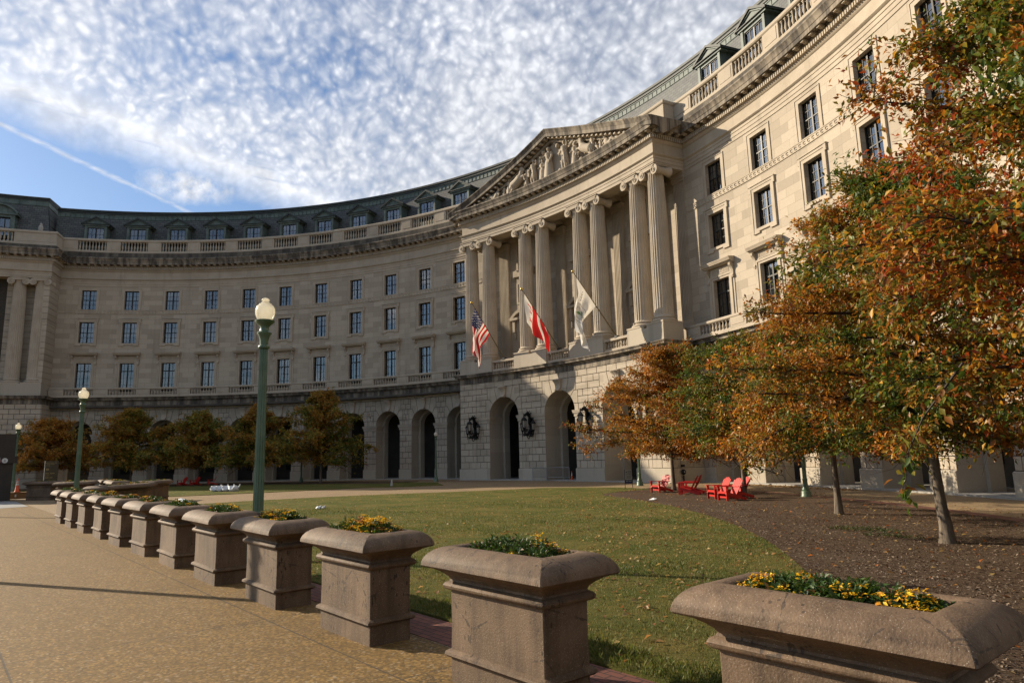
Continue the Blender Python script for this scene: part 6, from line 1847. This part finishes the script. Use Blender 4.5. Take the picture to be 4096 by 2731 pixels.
SUN_AZ, SUN_EL = 207.8, 24.6
sd = Vector((math.cos(rad(SUN_AZ)) * math.cos(rad(SUN_EL)), math.sin(rad(SUN_AZ)) * math.cos(rad(SUN_EL)), math.sin(rad(SUN_EL))))
sl = bpy.data.lights.new('sun', 'SUN'); sl.energy = 4.4; sl.angle = rad(.55); sl.color = (1.0, .86, .66)
so = bpy.data.objects.new('sun', sl); COL.objects.link(so); so.rotation_euler = (-sd).to_track_quat('-Z', 'Y').to_euler(); so.location = sd * 100

w = bpy.data.worlds.new('World'); scene.world = w; w.use_nodes = True
k = NT.__new__(NT); k.t = w.node_tree; k.n = k.t.nodes; k.n.clear()
out = k.n.new('ShaderNodeOutputWorld'); bg = k.n.new('ShaderNodeBackground'); k.l(bg.outputs[0], out.inputs[0])
sky = k.n.new('ShaderNodeTexSky'); sky.sky_type = 'NISHITA'; sky.sun_disc = False
sky.sun_elevation = rad(SUN_EL); sky.sun_rotation = rad(90 - SUN_AZ); sky.air_density = 1.0; sky.dust_density = .6; sky.ozone_density = 1.5
tc = k.n.new('ShaderNodeTexCoord'); sp = k.n.new('ShaderNodeSeparateXYZ'); k.l(tc.outputs['Generated'], sp.inputs[0])
zc = k.math('MAXIMUM', sp.outputs[2], .02)
px = k.math('DIVIDE', sp.outputs[0], zc); py = k.math('DIVIDE', sp.outputs[1], zc)
cb = k.n.new('ShaderNodeCombineXYZ'); k.l(px, cb.inputs[0]); k.l(py, cb.inputs[1]); pv = cb.outputs[0]
s_ = k.math('ADD', px, k.math('MULTIPLY', py, .29))                  # across the bright streak
zt = k.math('ADD', zc, 1.0); ct_ = k.n.new('ShaderNodeCombineXYZ')      # cloudlets have height: less foreshortening
k.l(k.math('DIVIDE', sp.outputs[0], zt), ct_.inputs[0]); k.l(k.math('DIVIDE', sp.outputs[1], zt), ct_.inputs[1]); tv = k.scaled(ct_.outputs[0], (2.6, 2.6, 1))
warp = k.n.new('ShaderNodeVectorMath'); warp.operation = 'ADD'; k.l(tv, warp.inputs[0])
nw = k.n.new('ShaderNodeTexNoise'); k.l(tv, nw.inputs['Vector']); nw.inputs['Scale'].default_value = 9; nw.inputs['Detail'].default_value = 3
vm = k.n.new('ShaderNodeVectorMath'); vm.operation = 'MULTIPLY_ADD'; k.l(nw.outputs[1], vm.inputs[0]); vm.inputs[1].default_value = (.05, .05, 0); vm.inputs[2].default_value = (-.025, -.025, 0)
k.l(vm.outputs[0], warp.inputs[1]); wv = warp.outputs[0]
puff = k.math('SUBTRACT', 1.0, k.math('MULTIPLY', k.voro(wv, 42, 'SMOOTH_F1'), 1.45))
puff2 = k.math('SUBTRACT', 1.0, k.math('MULTIPLY', k.voro(wv, 80, 'SMOOTH_F1'), 1.45))
fine = k.noise(wv, 70, 6, .62); mid = k.noise(tv, 4.0, 5, .6); big = k.noise(pv, 1.6, 3, .5)
tex = k.math('ADD', k.math('ADD', k.math('MULTIPLY', puff, .42), k.math('MULTIPLY', puff2, .26)), k.math('MULTIPLY', fine, .32))
right = k.ramp(py, .8, 1.7)                                        # thicker, smoother veil towards the right
left = k.ramp(s_, -1.5, -2.1)                                       # denser towards the bright streak
base = k.math('ADD', k.math('ADD', .74, k.math('MULTIPLY', k.math('SUBTRACT', mid, .5), .9)), k.math('MULTIPLY', k.math('SUBTRACT', big, .5), .9))
base = k.math('ADD', base, k.math('ADD', k.math('MULTIPLY', left, .20), k.math('MULTIPLY', right, .34)))
amp = k.math('MULTIPLY', 1.25, k.math('SUBTRACT', 1.0, k.math('MULTIPLY', right, .72)))
alto = k.math('ADD', base, k.math('MULTIPLY', k.math('SUBTRACT', tex, .56), amp), True)
alto = k.math('MULTIPLY', alto, k.math('ADD', .45, k.math('MULTIPLY', k.ramp(py, -1.0, -.3), .55)))               # open blue sky behind the viewer
field = k.ramp(s_, -2.32, -1.98)                                     # the cloud field ends at the streak
edge_n = k.math('MULTIPLY', k.math('SUBTRACT', k.noise(k.scaled(pv, (3, 7, 1)), 1.0, 5), .5), .30)
st = k.math('ABSOLUTE', k.math('ADD', k.math('ADD', s_, 2.07), edge_n)); streak = k.math('SUBTRACT', 1.0, k.ramp(st, .0, .30))
streak = k.math('MULTIPLY', streak, k.ramp(k.noise(k.scaled(pv, (12, 3, 1)), 1.0, 5, .6), .05, .40))
cl = k.math('MAXIMUM', k.math('MULTIPLY', alto, field), streak)
# contrail and a loose puff in the blue
ct = k.math('ADD', k.math('ADD', px, k.math('MULTIPLY', py, .68)), 2.335); ct = k.math('ADD', ct, k.math('MULTIPLY', k.math('SUBTRACT', k.noise(pv, 9, 5), .5), .06))
trail = k.math('MULTIPLY', k.math('SUBTRACT', 1.0, k.ramp(k.math('ABSOLUTE', ct), .0, .03)), k.math('MULTIPLY', k.ramp(k.noise(pv, 14, 4), .2, .6), .75)); trail = k.math('MULTIPLY', trail, k.math('SUBTRACT', 1.0, k.ramp(py, .6, .95)))
nwv = k.math('MULTIPLY', k.math('SUBTRACT', k.noise(tv, 12, 6, .65), .5), .24)
dx = k.math('ADD', px, 2.53); dy = k.math('SUBTRACT', py, .64); rr = k.math('SQRT', k.math('ADD', k.math('MULTIPLY', k.math('MULTIPLY', dx, dx), .8), k.math('MULTIPLY', dy, dy)))
wisp = k.math('MULTIPLY', k.math('SUBTRACT', 1.0, k.ramp(k.math('ADD', rr, nwv), .05, .20)), k.ramp(k.noise(tv, 22, 6, .65), .25, .55))
cl = k.math('MAXIMUM', cl, k.math('MAXIMUM', trail, wisp)); cl = k.math('MAXIMUM', cl, k.math('MULTIPLY', k.ramp(sp.outputs[2], .40, .12), .08))
shade = k.math('ADD', .56, k.math('MULTIPLY', k.ramp(k.math('ADD', k.math('MULTIPLY', tex, .8), k.math('MULTIPLY', mid, .5)), .35, .95), .38))
shade = k.math('SUBTRACT', shade, k.math('MULTIPLY', right, .06))
shade = k.math('MULTIPLY', k.math('ADD', shade, k.math('MULTIPLY', streak, .12)), .63)
cc = k.n.new('ShaderNodeCombineColor'); k.l(k.math('MULTIPLY', shade, .97), cc.inputs[0]); k.l(k.math('MULTIPLY', shade, .99), cc.inputs[1]); k.l(k.math('MULTIPLY', shade, 1.04), cc.inputs[2])
sm = k.n.new('ShaderNodeVectorMath'); sm.operation = 'MULTIPLY'; k.l(sky.outputs[0], sm.inputs[0]); sm.inputs[1].default_value = (.052, .060, .070)
final = k.mix(k.math('MULTIPLY', cl, .95), sm.outputs[0], cc.outputs[0])
k.l(final, bg.inputs[0]); bg.inputs[1].default_value = 1.0
w.cycles.sampling_method = 'MANUAL'; w.cycles.sample_map_resolution = 512

scene.render.engine = 'CYCLES'
scene.cycles.max_bounces = 6; scene.cycles.diffuse_bounces = 3; scene.cycles.glossy_bounces = 3; scene.cycles.transmission_bounces = 4; scene.cycles.transparent_max_bounces = 12
scene.cycles.use_denoising = True
scene.cycles.sample_clamp_indirect = 6
vs_ = scene.view_settings; vs_.view_transform = 'Standard'; vs_.look = 'None'; vs_.gamma = 1; vs_.exposure = 0.95; vs_.use_curve_mapping = False
